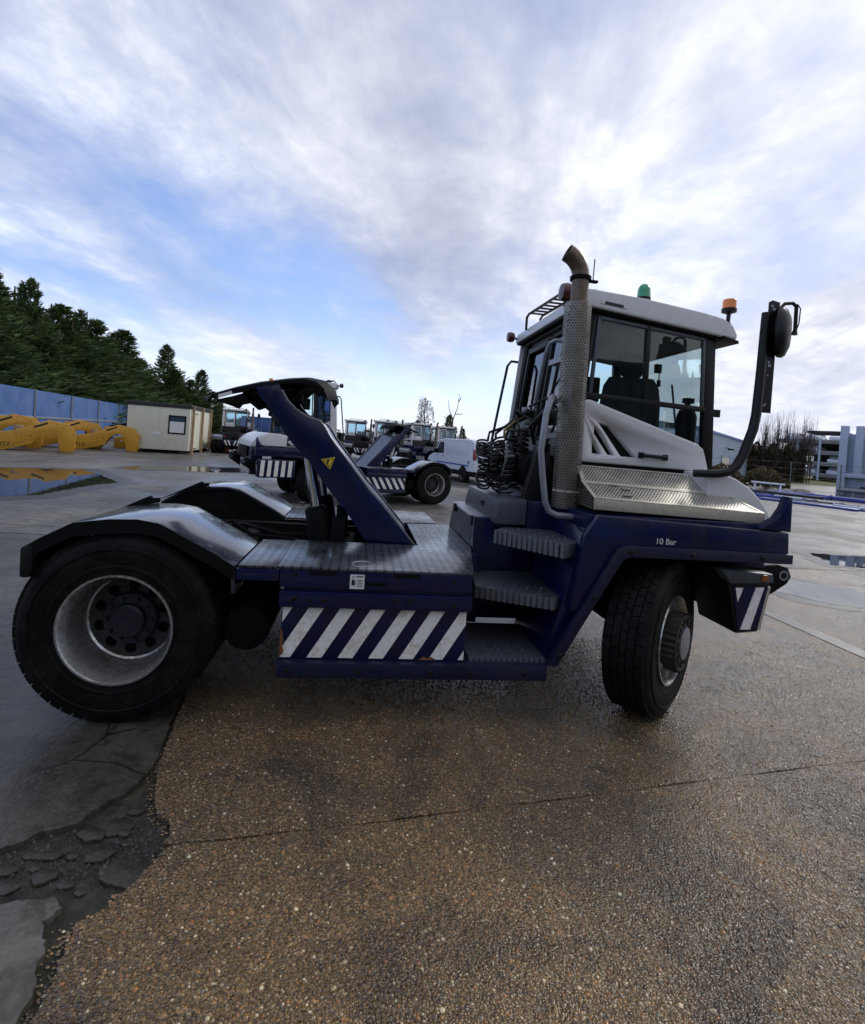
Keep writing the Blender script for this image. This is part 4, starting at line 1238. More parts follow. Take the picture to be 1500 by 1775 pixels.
        P('beacon_stem', MB().tube([(4.075, -.40, 2.86), (4.07, -.40, 2.74), (4.04, -.42, 2.68), (3.98, -.43, 2.66)], .016, 8).lathe([(.026, 2.75), (.026, 2.78), (.018, 2.785)], 12, 'z', (4.07, -.40, 0)), 'black', parent=b2)
    # rear work lamps and rack
    for y, z, s_ in ((-.33, 2.90, 1.25), (1.20, 2.84, .95)):
        wl = P('work_lamp', MB().lathe([(.001, -.035 * s_), (.05 * s_, -.032 * s_), (.058 * s_, .0), (.052 * s_, .035 * s_), (.02 * s_, .055 * s_), (.001, .055 * s_)], 20, 'x', (2.735, y, z)), 'dark_red')
        P('lamp_bracket', MB().tube([(2.77, y, z), (2.82, y, z - .02), (2.84, y - .06, 2.80)], .012, 6), 'black', parent=wl)
    rk = MB()
    for x in (2.78, 2.92):
        rk.tube([(x, -.20, 2.83), (x, -.20, 2.93), (x, -.16, 2.955), (x, .74, 2.985), (x, .80, 2.965), (x, .80, 2.84)], .013, 6)
    for k in range(8):
        rk.tube([(2.78, -.14 + k * .12, 2.957 + k * .004), (2.92, -.14 + k * .12, 2.957 + k * .004)], .010, 5)
    P('lamp_rack', rk, 'black')
    # seat and controls
    if full:
        sb = MB()
        sb.v = []; ring = []
        prof = [(-.20, 1.62, .24, .07), (-.23, 1.80, .26, .075), (-.24, 2.0, .255, .07), (-.235, 2.14, .235, .06), (-.23, 2.215, .19, .045)]
        for yo, z, hw, ht in prof:
            for k in range(16):
                a = 2 * math.pi * k / 16
                cx, cy = math.cos(a), math.sin(a)
                sx = math.copysign(abs(cx) ** .5, cx); sy = math.copysign(abs(cy) ** .6, cy)
                sb.v.append((sx * hw, yo + sy * ht, z))
        for i in range(4):
            for k in range(16):
                sb.f.append((i * 16 + k, i * 16 + (k + 1) % 16, (i + 1) * 16 + (k + 1) % 16, (i + 1) * 16 + k))
        sb.f += [tuple(range(15, -1, -1)), tuple(64 + k for k in range(16))]
        se = P('seat_back', sb, 'seat_cloth', loc=(3.55, .24, .12), rot=(0, 0, R(-10)))
        hr = MB()
        for yo, z, hw, ht in ((-.23, 2.22, .07, .03), (-.225, 2.27, .115, .045), (-.22, 2.37, .125, .045), (-.215, 2.43, .10, .035)):
            for k in range(12):
                a = 2 * math.pi * k / 12
                hr.v.append((math.copysign(abs(math.cos(a)) ** .55, math.cos(a)) * hw, yo + math.sin(a) * ht, z))
        for i in range(3):
            for k in range(12):
                hr.f.append((i * 12 + k, i * 12 + (k + 1) % 12, (i + 1) * 12 + (k + 1) % 12, (i + 1) * 12 + k))
        hr.f += [tuple(range(11, -1, -1)), tuple(36 + k for k in range(12))]
        P('headrest', hr, 'seat_cloth', parent=se)
        P('seat_cushion', MB().box(-.25, .25, -.2, .30, 1.50, 1.64), 'seat_cloth', parent=se, bevel=.05, seg=3)
        P('seat_pedestal', MB().box(-.18, .18, -.12, .2, 1.12, 1.50), 'matt_black', parent=se, bevel=.02)
        P('control_console', MB().box(3.42, 3.66, .92, 1.06, 2.20, 2.46), 'matt_black', bevel=.02)
        P('fire_extinguisher', MB().lathe([(.001, 1.60), (.075, 1.60), (.078, 1.63), (.078, 2.02), (.06, 2.07), (.025, 2.09), (.025, 2.16), (.001, 2.16)], 16, 'z', (3.86, -.28, 0)).box(3.83, 3.90, -.31, -.25, 2.13, 2.17), 'matt_black')
        P('inner_mirror', MB().box(3.78, 3.84, .1, .13, 2.42, 2.50).tube([(3.83, .12, 2.42), (3.83, .12, 2.36)], .006, 5).box(3.815, 3.845, .11, .13, 2.30, 2.36), 'black', bevel=.005)
        P('steering_wheel', MB().tube([(3.62 + .19 * math.cos(a) * .8, .40 + .2 * math.sin(a), 1.98 + .19 * math.cos(a) * -.5) for a in [2 * math.pi * k / 24 for k in range(25)]], .015, 6), 'black')
        P('far_mirror', MB().box(3.05, 3.15, 1.30, 1.34, 2.20, 2.42).tube([(3.10, 1.32, 2.3), (3.0, 1.15, 2.3)], .012, 6), 'blue_plain', bevel=.03)
    # --- exhaust stack with perforated guard
    sx, sy = 2.652, -.80
    ex = P('exhaust_pipe', MB().tube([(sx + .005, sy, 1.30), (sx + .002, sy, 2.0), (sx + .0, sy, 2.80)] + [(sx - .17 + .17 * math.cos(a), sy, 2.80 + .06 + .17 * math.sin(a)) for a in [R(d) for d in (0, 12, 25, 38, 50, 62, 70)]], [.058] * 3 + [.058, .058, .059, .060, .060, .060, .060], 20, caps=False), 'exhaust')
    P('pipe_bore', MB().tube([(sx - .17 + .17 * math.cos(a), sy, 2.86 + .17 * math.sin(a)) for a in [R(d) for d in (25, 50, 69)]], .054, 16), 'under', parent=ex)
    P('pipe_clamp', MB().lathe([(.058, 2.842), (.072, 2.842), (.072, 2.866), (.058, 2.866)], 24, 'z', (sx, sy, 0)).box(sx + .06, sx + .12, sy - .02, sy + .01, 2.835, 2.85).tube([(sx + .09, sy, 2.84), (sx + .092, sy, 3.0)], .004, 5), 'under', parent=ex)
    gm = MB(); gm.uv = {}
    nseg = 8; rg_ = .092
    per = 2 * rg_ * math.sin(math.pi / nseg)
    for k in range(nseg + 1):
        a = 2 * math.pi * (k + .5) / nseg
        for (z, x_) in ((1.275, sx + .012), (1.40, sx + .010), (2.685, sx - .004)):
            gm.uv[len(gm.v)] = (k * per, z)
            gm.v.append((x_ + rg_ * math.cos(a), sy + rg_ * math.sin(a), z))
    for k in range(nseg):
        for i in range(2):
            gm.f.append((k * 3 + i, k * 3 + 3 + i, k * 3 + 4 + i, k * 3 + 1 + i))
    sg = gm.build('stack_guard', 'perf_stack', T, flip=False, angle=20)
    P('guard_collar', MB().lathe([(.093, 1.385), (.096, 1.385), (.096, 1.40), (.093, 1.40)], 8, 'z', (sx + .01, sy, 0)), 'cream_metal', parent=sg)
    P('guard_bolt', MB().box(sx + .07, sx + .20, sy - .01, sy + .01, 1.405, 1.415), 'galv', parent=sg)
    for z in (1.75, 2.30):
        P('guard_bracket', MB().box(sx - .05, sx + .05, sy + .09, YN + .02, z, z + .04), 'galv', parent=sg)
    # --- grab rails
    P('grab_rail', MB().tube([(2.62, -.60, 2.02), (2.52, -.80, 2.03), (2.455, -.93, 1.985), (2.427, -.95, 1.90), (2.409, -.95, 1.66), (2.432, -.95, 1.50), (2.463, -.95, 1.322), (2.495, -.95, 1.262), (2.549, -.95, 1.239), (2.69, -.95, 1.232), (2.74, -.95, 1.232)], .021, 10), 'galv')
    if full:
        P('grab_rail', MB().tube([(2.80, -.20, 2.545), (2.74, -.18, 2.555), (2.715, -.12, 2.54), (2.70, -.06, 2.45), (2.69, .06, 2.10), (2.70, .10, 1.98), (2.76, .12, 1.95)], .018, 10), 'galv')
        P('grab_rail', MB().tube([(2.80, -.34, 2.46), (2.75, -.33, 2.44), (2.73, -.30, 2.36), (2.72, -.18, 1.98), (2.76, -.17, 1.93)], .014, 8), 'black')
        P('grab_rail', MB().tube([(2.84, 1.16, 2.575), (2.76, 1.18, 2.58), (2.725, 1.19, 2.53), (2.66, 1.2, 2.05), (2.615, 1.21, 1.70), (2.60, 1.21, 1.30)], .014, 8), 'black')
        P('wiper', MB().tube([(2.76, -.28, 1.92), (2.75, -.10, 2.12), (2.76, -.30, 2.25)], .008, 5), 'black')
        # --- trailer air lines: coiled hoses hanging behind the cab
        ch = P('hose_bracket', MB().box(2.56, 2.74, -.35, -.05, 1.86, 1.98).tube([(2.55, -.25, 1.93), (2.50, -.25, 1.96)], .03, 8), 'black', bevel=.01)
        coil_spec = [(2.20, -.16, 1.70, 1.33, .048, 13), (2.30, -.24, 1.72, 1.30, .052, 14), (2.30, .02, 1.70, 1.31, .05, 13), (2.405, -.28, 1.74, 1.34, .05, 14), (2.42, .10, 1.72, 1.34, .05, 14), (2.50, -.30, 1.82, 1.35, .045, 17)]
        for i, (x, y, z1, z0, rr, turns) in enumerate(coil_spec):
            pts = []
            nn = turns * 12
            for k in range(nn + 1):
                t = k / nn
                a = 2 * math.pi * turns * t
                t = min(1, max(0, t + .022 * math.sin(t * 21 + i * 1.7) * math.sin(math.pi * t)))
                swx = .035 * math.sin(t * 4.3 + i * 2.1) * t; swy = .03 * math.cos(t * 3.7 + i) * t
                bend = .09 * max(0, t - .78) / .22
                q = rr * (.85 + .2 * math.sin(t * 7 + i))
                pts.append((x + swx + q * math.cos(a) + bend * (1 if i % 2 else .6), y + swy + q * math.sin(a) * .9, z1 + (z0 - z1) * t + (.012 + .012 * math.sin(i + t * 9)) * math.sin(a + i) + .03 * max(0, t - .85)))
            cl = MB().tube(pts, .0085, 6)
            c_ = P('coiled_hose', cl, 'black' if i != 2 else 'matt_black')
            P('hose_lead', MB().tube([pts[0], (x + .05, y, z1 + .07), (2.45, -.2, 1.86 + .02 * i), (2.57, -.2 + .03 * i, 1.93)], .011, 6), 'hose_yellow' if i == 1 else 'black', parent=c_)
        P('hose_tangle', MB().tube([(2.60, -.40, 1.80), (2.55, -.50, 1.92), (2.60, -.56, 2.02), (2.70, -.50, 1.95)], .014, 6).tube([(2.58, -.30, 1.70), (2.50, -.42, 1.84), (2.58, -.50, 1.97), (2.68, -.42, 1.88)], .012, 6)
          .tube([(2.55, -.2, 2.0), (2.62, -.4, 2.06), (2.66, -.55, 1.90), (2.6, -.5, 1.7)], .012, 6).tube([(2.42, -.1, 1.80), (2.50, -.3, 1.80), (2.62, -.4, 1.72), (2.66, -.5, 1.5)], .013, 6), 'black')
        P('coupling', MB().lathe([(.02, 0), (.03, .01), (.03, .05), (.018, .06), (.018, .09)], 12, 'x', (2.48, -.22, 1.96)), 'galv')
    # dark cover plate in front of the filter
    cp = P('filter_cover', MB().prism([(2.42, 1.17), (2.525, 1.70), (2.62, 1.715), (2.645, 1.17)], -.56, -.46), 'grey_metal' if False else 'black', bevel=.012)
    P('cover_lamp', MB().box(2.545, 2.60, -.572, -.558, 1.655, 1.695), 'under', parent=cp, bevel=.004)
    P('air_filter', MB().lathe([(.001, -.46), (.14, -.46), (.15, -.42), (.15, -.10), (.001, -.10)], 20, 'y', (2.60, 0, 1.50)), 'under')
    # --- mirror on its bent arm
    ma = MB()
    Y0 = -1.05
    ma.tube([(3.50, -.95, 1.578), (3.608, Y0, 1.588), (3.69, Y0, 1.608), (3.735, Y0, 1.645), (3.778, Y0, 1.72), (3.838, Y0, 1.90), (3.853, Y0, 2.0), (3.862, Y0, 2.271), (3.868, Y0, 2.69)], [.026, .028, .030, .032, .032, .032, .031, .030, .028], 8)
    mo = P('mirror_arm', ma, 'black', angle=50)
    pl = MB()
    pl.box(3.868, 3.950, Y0 - .010, Y0 - .004, 2.02, 2.66)
    pl.prism([(3.875, 2.66), (3.875, 2.76), (3.90, 2.775), (3.955, 2.765), (3.955, 2.66)], Y0 - .012, Y0 - .006)
    mp = P('mirror_plate', pl, 'black', parent=mo)
    ho = MB()
    for x, z, r0 in ((3.905, 2.36, .009), (3.912, 2.338, .012), (3.904, 2.27, .006), (3.902, 2.075, .009), (3.89, 2.065, .007), (3.90, 2.735, .009), (3.915, 2.715, .010)):
        ho.lathe([(.001, -.0130), (r0, -.0130), (r0, -.011)], 10, 'y', (x, Y0, z))
    stuff_P('plate_rivets', ho, 'galv', parent=mp)
    mh = MB()
    mh.lathe([(.001, .030), (.10, .026), (.155, .012), (.17, 0), (.165, -.016), (.15, -.022), (.001, -.022)], 28, 'x', (0, 0, 0))
    ang = R(-47)
    mh.v = [(x * 1.6 * math.cos(ang) - y * .8 * math.sin(ang) + 3.985, x * 1.6 * math.sin(ang) + y * .8 * math.cos(ang) + Y0 - .02, z + 2.565) for x, y, z in mh.v]
    P('mirror_head', mh, 'black', parent=mo)
    P('mirror_clamp', MB().box(3.90, 3.965, Y0 - .03, Y0 + .02, 2.53, 2.66), 'matt_black', parent=mo, bevel=.01)
    P('mirror_bracket', MB().tube([(3.96, Y0, 2.72), (4.0, Y0, 2.765), (4.06, Y0, 2.775), (4.088, Y0, 2.755), (4.092, Y0, 2.60), (4.088, Y0, 2.565)], [.012, .012, .012, .012, .012, .020], 8).tube([(4.085, Y0 - .01, 2.77), (4.112, Y0 - .01, 2.74), (4.108, Y0 - .01, 2.64), (4.095, Y0 - .01, 2.60)], .004, 5), 'black', parent=mo)
    return T


main = make_tractor('terminal_tractor')
tag(main, 'navy and grey terminal tractor on the aggregate slab with raised boom and 10 Bar marking', 'tractor', 'terminal tractors in the yard')

# ------------------------------------------------------------------ other tractors
TG = 'terminal tractors in the yard'
mid = copy_tree(main)
mid.location = (2.78, 10.55, 0)
mid.rotation_euler = (0, 0, R(201))
FWD = ('nose', 'front_panel', 'bumper_corner', 'front_bumper', 'bumper_stripe', 'left_cover', 'emblem', 'tow_eye')
for ch in mid.children_recursive:                     # this one has a longer nose
    if ch.name.split('.')[0] in FWD + ('wing_horn',):
        ch.location.x += .62
MB().box(3.90, 4.62, -1.24, 1.24, 1.06, 1.268).build('front_panel', 'navy', mid, bevel=.01)
MB().prism([(3.2, 1.27), (3.2, 1.50), (3.75, 1.56), (4.3, 1.55), (4.3, 1.27)], -.9, 1.09).build('nose', 'white', mid, bevel=.02)
bd2 = MB().box(3.72, 4.56, 1.19, 1.235, .58, 1.0).build('stripe_board', 'navy', mid, bevel=.01)
for k in range(5):
    x = 3.80 + k * .155
    MB().prism([(x, .61), (x + .085, .61), (x + .065, .97), (x - .02, .97)], 1.234, 1.239).build('hazard_stripe', 'stripe_white', bd2)
tag(mid, 'white-fronted terminal tractor parked behind the raised boom, black diamond emblem on its cover', 'tractor', TG)
text('7', .16, 'sticker', 'fleet_number', mid, (3.02, 1.157, 1.66), (R(90), 0, R(180)))
MB().box(2.93, 3.11, 1.122, 1.154, 1.56, 1.76).build('number_board', 'black', mid)

rowp = make_tractor('terminal_tractor', full=False, raised=False, steer=8)
rows = [((-6.75, 29.6), 96, 'terminal tractor parked alone between the cream cabin and the raised boom'),
        ((1.1, 33.4), 92, 'terminal tractor in the back row, half hidden behind the white-fronted tractor'),
        ((3.05, 29.8), 88, 'terminal tractor in the back row with chevrons, seen above the parked stripe box'),
        ((5.25, 32.2), 112, 'terminal tractor in the back row, just beyond the tilted dark fifth wheel plate'),
        ((6.85, 29.6), 116, 'terminal tractor in the back row, standing just behind the white van bonnet'),
        ((8.9, 32.6), 110, 'terminal tractor in the back row whose cab shows above the white van roof')]
for i, (xy, a, lb) in enumerate(rows):
    o = rowp if i == 0 else copy_tree(rowp)
    o.location = (*xy, 0)
    o.rotation_euler = (0, 0, R(a))
    tag(o, lb, 'tractor', TG)


# ------------------------------------------------------------------ white van
def make_van():
    v = empty('panel_van')
    side = [(-2.35, .42), (-2.38, 1.0), (-2.33, 1.55), (-2.22, 1.80), (-2.0, 1.88), (.75, 1.86), (1.05, 1.76), (1.62, 1.17), (2.22, .98), (2.36, .80), (2.40, .42)]
    P = lambda n, mb, mat, parent=v, **k: mb.build(n, mat, parent, **k)
    b = P('body', MB().prism(side, -.93, .93), 'van_white', bevel=.06, seg=3)
    P('sill_trim', MB().prism([(-2.40, .30), (-2.40, .52), (2.42, .52), (2.42, .30)], -.94, .94), 'matt_black', bevel=.02)
    for s in (-1, 1):
        w_ = P('side_window', MB().prism([(.58, 1.20), (.62, 1.66), (.95, 1.66), (1.38, 1.20)], s * .932, s * .938), 'far_glass')
        P('window_frame', MB().prism([(.54, 1.17), (.58, 1.70), (.97, 1.70), (1.46, 1.17)], s * .930, s * .934), 'matt_black', parent=w_)
        P('side_trim', MB().prism([(-1.95, .72), (-1.95, .78), (1.30, .78), (1.30, .72)], s * .93, s * .945), 'blue_plain')
        P('panel_recess', MB().prism([(-1.9, 1.15), (-1.82, 1.70), (.35, 1.70), (.40, 1.15)], s * .930, s * .936), 'van_white', bevel=.003)
        P('door_handle', MB().box(.50, .66, s * .93, s * .955, 1.02, 1.06), 'matt_black')
        P('tail_light', MB().prism([(-2.39, 1.0), (-2.37, 1.46), (-2.26, 1.46), (-2.28, 1.0)], s * .80, s * .942), 'red_lens', bevel=.02)
        P('door_mirror', MB().box(1.18, 1.30, s * .93, s * 1.12, 1.16, 1.36), 'matt_black', bevel=.03)
        P('badge', MB().lathe([(.001, 0), (.07, 0), (.07, s * .004)], 20, 'y', (-1.93, s * .934, .90)), 'blue_plain')
        for x in (-1.45, 1.55):
            P('wheel_arch', MB().lathe([(.001, s * .932), (.37, s * .932), (.37, s * .90)], 24, 'y', (x, 0, .36)), 'matt_black')
            wh = P('wheel', MB().lathe([(.001, s * .90), (.10, s * .93), (.19, s * .925), (.20, s * .94)], 24, 'y', (x, 0, .33)), 'rim_silver')
            P('tyre', MB().lathe([(.20, s * .945), (.29, s * .95), (.33, s * .92), (.33, s * .74), (.20, s * .74)], 28, 'y', (x, 0, .33)), 'rubber', parent=wh)
    for s in (-1, 1):
        P('rear_window', MB().box(-2.352, -2.335, s * .10, s * .78, 1.22, 1.62), 'far_glass')
    P('number_plate', MB().box(-2.41, -2.39, -.26, .26, .74, .85), 'yellow_sign')
    P('windscreen', MB().add([(1.08, -.78, 1.735), (1.08, .78, 1.735), (1.60, .82, 1.205), (1.60, -.82, 1.205)], [(0, 1, 2, 3)]), 'far_glass', flip=False, loc=(.012, 0, .012))
    return v


van = make_van()
van.location = (6.1, 19.6, 0)
van.rotation_euler = (0, 0, R(107))
tag(van, 'white panel van parked behind the coiled hoses, red tail light towards the tractor', 'van')


# ------------------------------------------------------------------ blue hoarding, cabin, yellow goosenecks
def wall_run(a, b, bays):
    a, b = Vector(a), Vector(b)
    d = b - a; L = d.length; ang = math.atan2(d.y, d.x)
    r = empty('blue_hoarding', a, ang)
    st = L / bays
    for k in range(bays):
        MB().box(k * st + .11, (k + 1) * st - .11, -.04, .04, 1.45, 2.92).build('panel', 'blue_panel', r)
        MB().box(k * st + .11, (k + 1) * st - .11, -.03, .05, .05, 1.34).build('panel', 'blue_panel', r)
        MB().box(k * st + .11, (k + 1) * st - .11, -.10, -.045, 1.34, 1.45).build('rail', 'galv', r)
    for k in range(bays + 1):
        for dx in (-.09, .05):
            MB().box(k * st + dx, k * st + dx + .05, -.09, .03, 0, 2.95).build('post', 'galv', r)
    return r


hd_ = wall_run((-15.2, 16.5, 0), (-23.6, 66, 0), 9)
tag(hd_, 'long blue panelled hoarding with pale posts along the conifers', 'fence')

# cream site cabin
cab = empty('site_cabin', (-8.05, 25.3, 0), R(96))
CW, CLn, CH = 3.05, 6.6, 2.55           # local x runs back along the right wall, local y to the left
MB().box(0, CLn, 0, CW, .18, CH).build('wall', 'cabin_cream', cab, bevel=.02)
MB().box(-.06, CLn + .06, -.06, CW + .06, CH, CH + .13).build('roof', 'roof_felt', cab, bevel=.02)
MB().box(-.03, CLn + .03, -.03, CW + .03, CH - .10, CH - .002).build('fascia', 'roof_felt', cab)
wn = MB().box(-.025, .0, .18, 1.05, 1.05, 2.05).build('window', 'matt_black', cab)
MB().box(-.032, -.026, .26, .97, 1.13, 1.72).build('blind', 'sticker', wn)
MB().box(-.032, -.026, .26, .97, 1.73, 1.97).build('pane', 'far_glass', wn)
MB().box(-.012, .0, 1.52, 1.54, .2, CH - .1).build('seam', 'cabin_cream', cab)
MB().box(-.02, .0, 1.45, 1.78, .98, 1.12).build('notice', 'sticker', cab)
for x in (.35, 2.9, 5.6):
    MB().box(x, x + .12, -.16, -.04, .0, CH + .12).build('prop', 'timber', cab)
dr = MB().box(1.0, 1.95, -.03, .0, .25, 2.25).build('door', 'roof_felt', cab)
MB().box(1.06, 1.89, -.04, -.031, .31, 2.19).build('door_leaf', 'cabin_cream', dr)
for x, y in ((.2, .2), (.2, CW - .4), (CLn - .4, .2), (CLn - .4, CW - .4)):
    MB().box(x, x + .25, y, y + .25, 0, .18).build('foot', 'roof_felt', cab)
tag(cab, 'cream portable site cabin with dark roof edge and one small window', 'cabin')

# yellow goosenecks lying in the yard
def gooseneck(txt):
    g = empty('gooseneck')
    prof = [(0, 0), (1.0, 0), (1.9, .28), (2.15, .70), (2.42, .88), (2.74, .84), (2.93, 0), (3.42, 0), (3.52, .84), (3.20, 1.24), (2.45, 1.36), (1.3, .84), (0, .58)]
    for y0, y1 in ((-.46, -.22), (.22, .46)):
        MB().prism(prof, y0, y1).build('beam', 'yellow', g, bevel=.018)
    MB().prism([(0, .02), (.95, .04), (1.70, .28), (1.45, .90), (.95, .60), (0, .52)], -.225, .225).build('nose_block', 'yellow', g, bevel=.02)
    MB().prism([(2.20, .78), (2.42, .91), (2.74, .88), (2.95, .6), (3.46, .80), (3.17, 1.20), (2.45, 1.32), (1.5, .90)], -.225, .225).build('crown_plate', 'yellow', g)
    MB().box(3.38, 3.50, -.30, .30, .10, .32).build('cross_tie', 'yellow', g, bevel=.02)
    MB().box(1.85, 2.15, -.30, .30, 1.08, 1.24).build('lug', 'yellow', g, bevel=.02)
    MB().box(.75, 1.15, -.34, .34, .56, .74).build('lug', 'yellow', g, bevel=.03)
    MB().box(1.25, 1.60, -.30, .30, .84, 1.06).build('lug', 'timber', g, bevel=.03)
    for s in (-1, 1):
        m = MB().prism([(1.95, 1.06), (2.42, 1.27), (2.45, 1.20), (1.98, .99)], s * .461, s * .464)
        m.build('lettering_strip', 'ink', g)
        m = MB().box(.30, .40, s * .461, s * .464, .36, .44).build('marking', 'sticker', g)
    text(txt, .26, 'ink', 'fleet_number', g, (.85, -.4615, .24), (R(90), 0, 0))
    return g


gn = gooseneck('GN52')
GG = 'yellow goosenecks in front of the hoarding'
for i, (xy, a, sc_, lb) in enumerate((((-14.85, 19.9), 28, 1.0, 'yellow gooseneck marked GN52 standing clear in front of the others'), ((-17.2, 20.8), 30, 1.12, 'faded yellow gooseneck close behind the one marked GN52'), ((-15.6, 23.6), 32, 1.06, 'dull yellow gooseneck against the hoarding, only its tall bow free'),
                                     ((-13.75, 24.2), 18, .98, 'lower yellow gooseneck with timber blocks on its back'), ((-12.9, 27.8), 25, 1.0, 'yellow gooseneck whose bow runs behind the cream cabin'))):
    if i == 0:
        g = gn
    else:
        g = copy_tree(gn, skip=('fleet_number',))
        if i == 3:
            text('TL8', .26, 'ink', 'fleet_number', g, (.85, -.4615, .24), (R(90), 0, 0))
    g.location = (*xy, 0); g.rotation_euler = (0, 0, R(a)); g.scale = (sc_,) * 3
    tag(g, lb, 'gooseneck', GG)

# red plastic barriers beside the cabin
def barrier():
    b = empty('safety_barrier')
    for z in (.15, .45, .75, .95):
        MB().box(-1, 1, -.03, .03, z, z + .08).build('rail', 'red_plastic', b, bevel=.01)
    for x in (-1, -.5, 0, .5, .92):
        MB().box(x, x + .08, -.035, .035, .1, 1.05).build('upright', 'red_plastic', b, bevel=.01)
    for x in (-.7, .6):
        MB().box(x, x + .12, -.35, .35, 0, .1).build('foot', 'red_plastic', b, bevel=.02)
    return b


b0 = barrier()
for i, (x, y, a, lb) in enumerate(((-8.2, 31.5, 10, 'red plastic safety barrier just beyond the cream cabin'), (-7.6, 32.8, -35, 'red plastic safety barrier turned askew behind another one'))):
    o = b0 if i == 0 else copy_tree(b0)
    o.location = (x, y, 0); o.rotation_euler = (0, 0, R(a))
    tag(o, lb, 'barrier', 'red barriers beyond the cabin')

# blue shipping container behind the lone tractor
ct = empty('shipping_container', (-7.0, 38.0, 0), R(100))
m = MB()
for k in range(36):
    x = k * .168
    m.prism([(x, .15), (x + .168, .15), (x + .168, 2.5), (x, 2.5)], -1.2 - (.03 if k % 2 else 0), 1.2 + (.03 if k % 2 else 0))
m.build('corrugated_wall', 'blue_panel', ct)
MB().box(-.05, 6.1, -1.22, 1.22, 2.5, 2.6).build('roof', 'blue_panel', ct, bevel=.02)
for y in (-1.2, 1.1):
    MB().box(-.08, .06, y, y + .12, 0, 2.55).build('corner_post', 'blue_plain', ct)
for y in (-.9, -.3, .3, .8):
    MB().tube([(-.1, y, .3), (-.1, y, 2.4)], .03, 6).build('lock_rod', 'galv', ct)
MB().box(0, 6.0, -1.15, 1.15, 0, .16).build('base_frame', 'blue_plain', ct)
tag(ct, 'blue corrugated shipping container behind the lone parked tractor', 'container')


# ------------------------------------------------------------------ trees
def conifer_crown(h, rad, seed, n):
    rr = np.random.default_rng(seed)
    V = []; F = []
    lean = rr.normal(0, .02, 2)
    nb = int(n / 15)
    for b in range(nb):
        t = rr.random() ** 1.15                      # height fraction, denser low
        z = h * (.06 + .94 * t)
        prof = 1.10 * (1 - t) ** .82 * (1.0 + .25 * math.sin(t * 19 + seed)) if t > .12 else .98
        a = rr.uniform(0, 2 * math.pi)
        lob = 1 + .15 * math.sin(3 * a + seed) * math.sin(5 * t + seed)
        L = rad * prof * lob * rr.uniform(.75, 1.18) + .12
        pitch = rr.uniform(.05, .40) + .5 * t
        dirv = np.array([math.cos(a) * math.cos(pitch), math.sin(a) * math.cos(pitch), math.sin(pitch)])
        base = np.array([lean[0] * z, lean[1] * z, z - L * math.sin(pitch) * .6])
        for k in range(15):
            u = rr.uniform(.30, 1.0) if k else 1.0
            p = base + dirv * L * u + rr.normal(0, .10, 3) * (1.2 - u)
            d = dirv + rr.normal(0, .38 - .15 * t, 3); d[2] += .10 - .25 * (k % 2); d /= np.linalg.norm(d)
            s = rr.uniform(.22, .52) * (.42 + .58 * (1 - t))
            side = np.cross(d, rr.normal(0, 1, 3)); side /= np.linalg.norm(side) + 1e-9
            w_ = s * rr.uniform(.13, .24)
            o = len(V)
            V += [p - d * s * .35, p + side * w_, p + d * s, p - side * w_]
            F.append((o, o + 1, o + 2, o + 3))
    # leader
    for k in range(26):
        z = h * (.93 + .10 * k / 26)
        a = rr.uniform(0, 6.28); s = .34 * (1 - k / 34)
        d = np.array([math.cos(a) * .8, math.sin(a) * .8, .5]); p = np.array([lean[0] * z, lean[1] * z, z])
        side = np.cross(d, [0, 0, 1.0]) * .16 * s
        o = len(V); V += [p, p + d * s * .5 + side, p + d * s, p + d * s * .5 - side]; F.append((o, o + 1, o + 2, o + 3))
    m = MB(); m.v = [tuple(v) for v in V]; m.f = F
    return m


def make_conifer(h, rad, seed, n):
    t = empty('conifer_tree')
    MB().tube([(0, 0, 0), (.03, .02, h * .4), (0, .03, h * .8), (0, 0, h * 1.0)], [.22, .15, .07, .02], 8).build('trunk', 'bark', t)
    for k in range(7):
        a = k * 2.4; z = h * (.15 + .09 * k)
        MB().tube([(0, 0, z), (math.cos(a) * rad * .35, math.sin(a) * rad * .35, z + .25), (math.cos(a) * rad * .7 * (1 - k / 10), math.sin(a) * rad * .7 * (1 - k / 10), z + .6)], [.06, .04, .015], 5).build('limb', 'bark', t)
    conifer_crown(h, rad, seed, n).build('crown', 'conifer', t, flip=False)
    return t


protos = [make_conifer(10, 2.7, 3, 11000), make_conifer(10, 2.5, 8, 11000), make_conifer(10, 2.9, 15, 11000)]
# (x, y, height, width factor)
CT = [(-21.4, 29.6, 10.7, 1.5), (-21.8, 32.0, 10.7, 1.45), (-19.8, 30.6, 7.7, 1.6), (-21.3, 34.9, 8.4, 1.6), (-21.8, 38.5, 11.4, 1.25), (-20.2, 38.1, 7.3, 1.8), (-22.0, 44.8, 9.8, 1.35), (-22.7, 49.4, 11.6, 1.25), (-22.5, 44.5, 7.8, 1.8), (-24.3, 58.6, 10.7, 1.5), (-25.0, 65.6, 9.1, 1.6), (-25.8, 77.3, 8.4, 1.5), (-25.0, 82.3, 7.5, 1.4), (-23.2, 87.5, 5.9, 1.4)]
CL = ['tall conifer whose crown rises highest above the near end of the hoarding', 'broad dark conifer next to the highest one behind the hoarding', 'bushy conifer filling the gap close behind the hoarding panels', 'slender conifer with a bare spiky leader above the hoarding',
      'dense conifer beside the one with the spiky leader', 'low rounded conifer tucked in behind the hoarding', 'conifer with a short pointed tip between two fuller crowns', 'conifer with a sharp pointed tip above the cream cabin side of the hoarding',
      'low wide conifer in front of the sharply pointed one', 'wide conifer whose edge slopes down behind the cream cabin', 'last big conifer of the row, over the cabin roof', 'small conifer beyond the cabin roof', 'small thin conifer beyond the cabin props', 'lowest conifer standing near the red barriers']
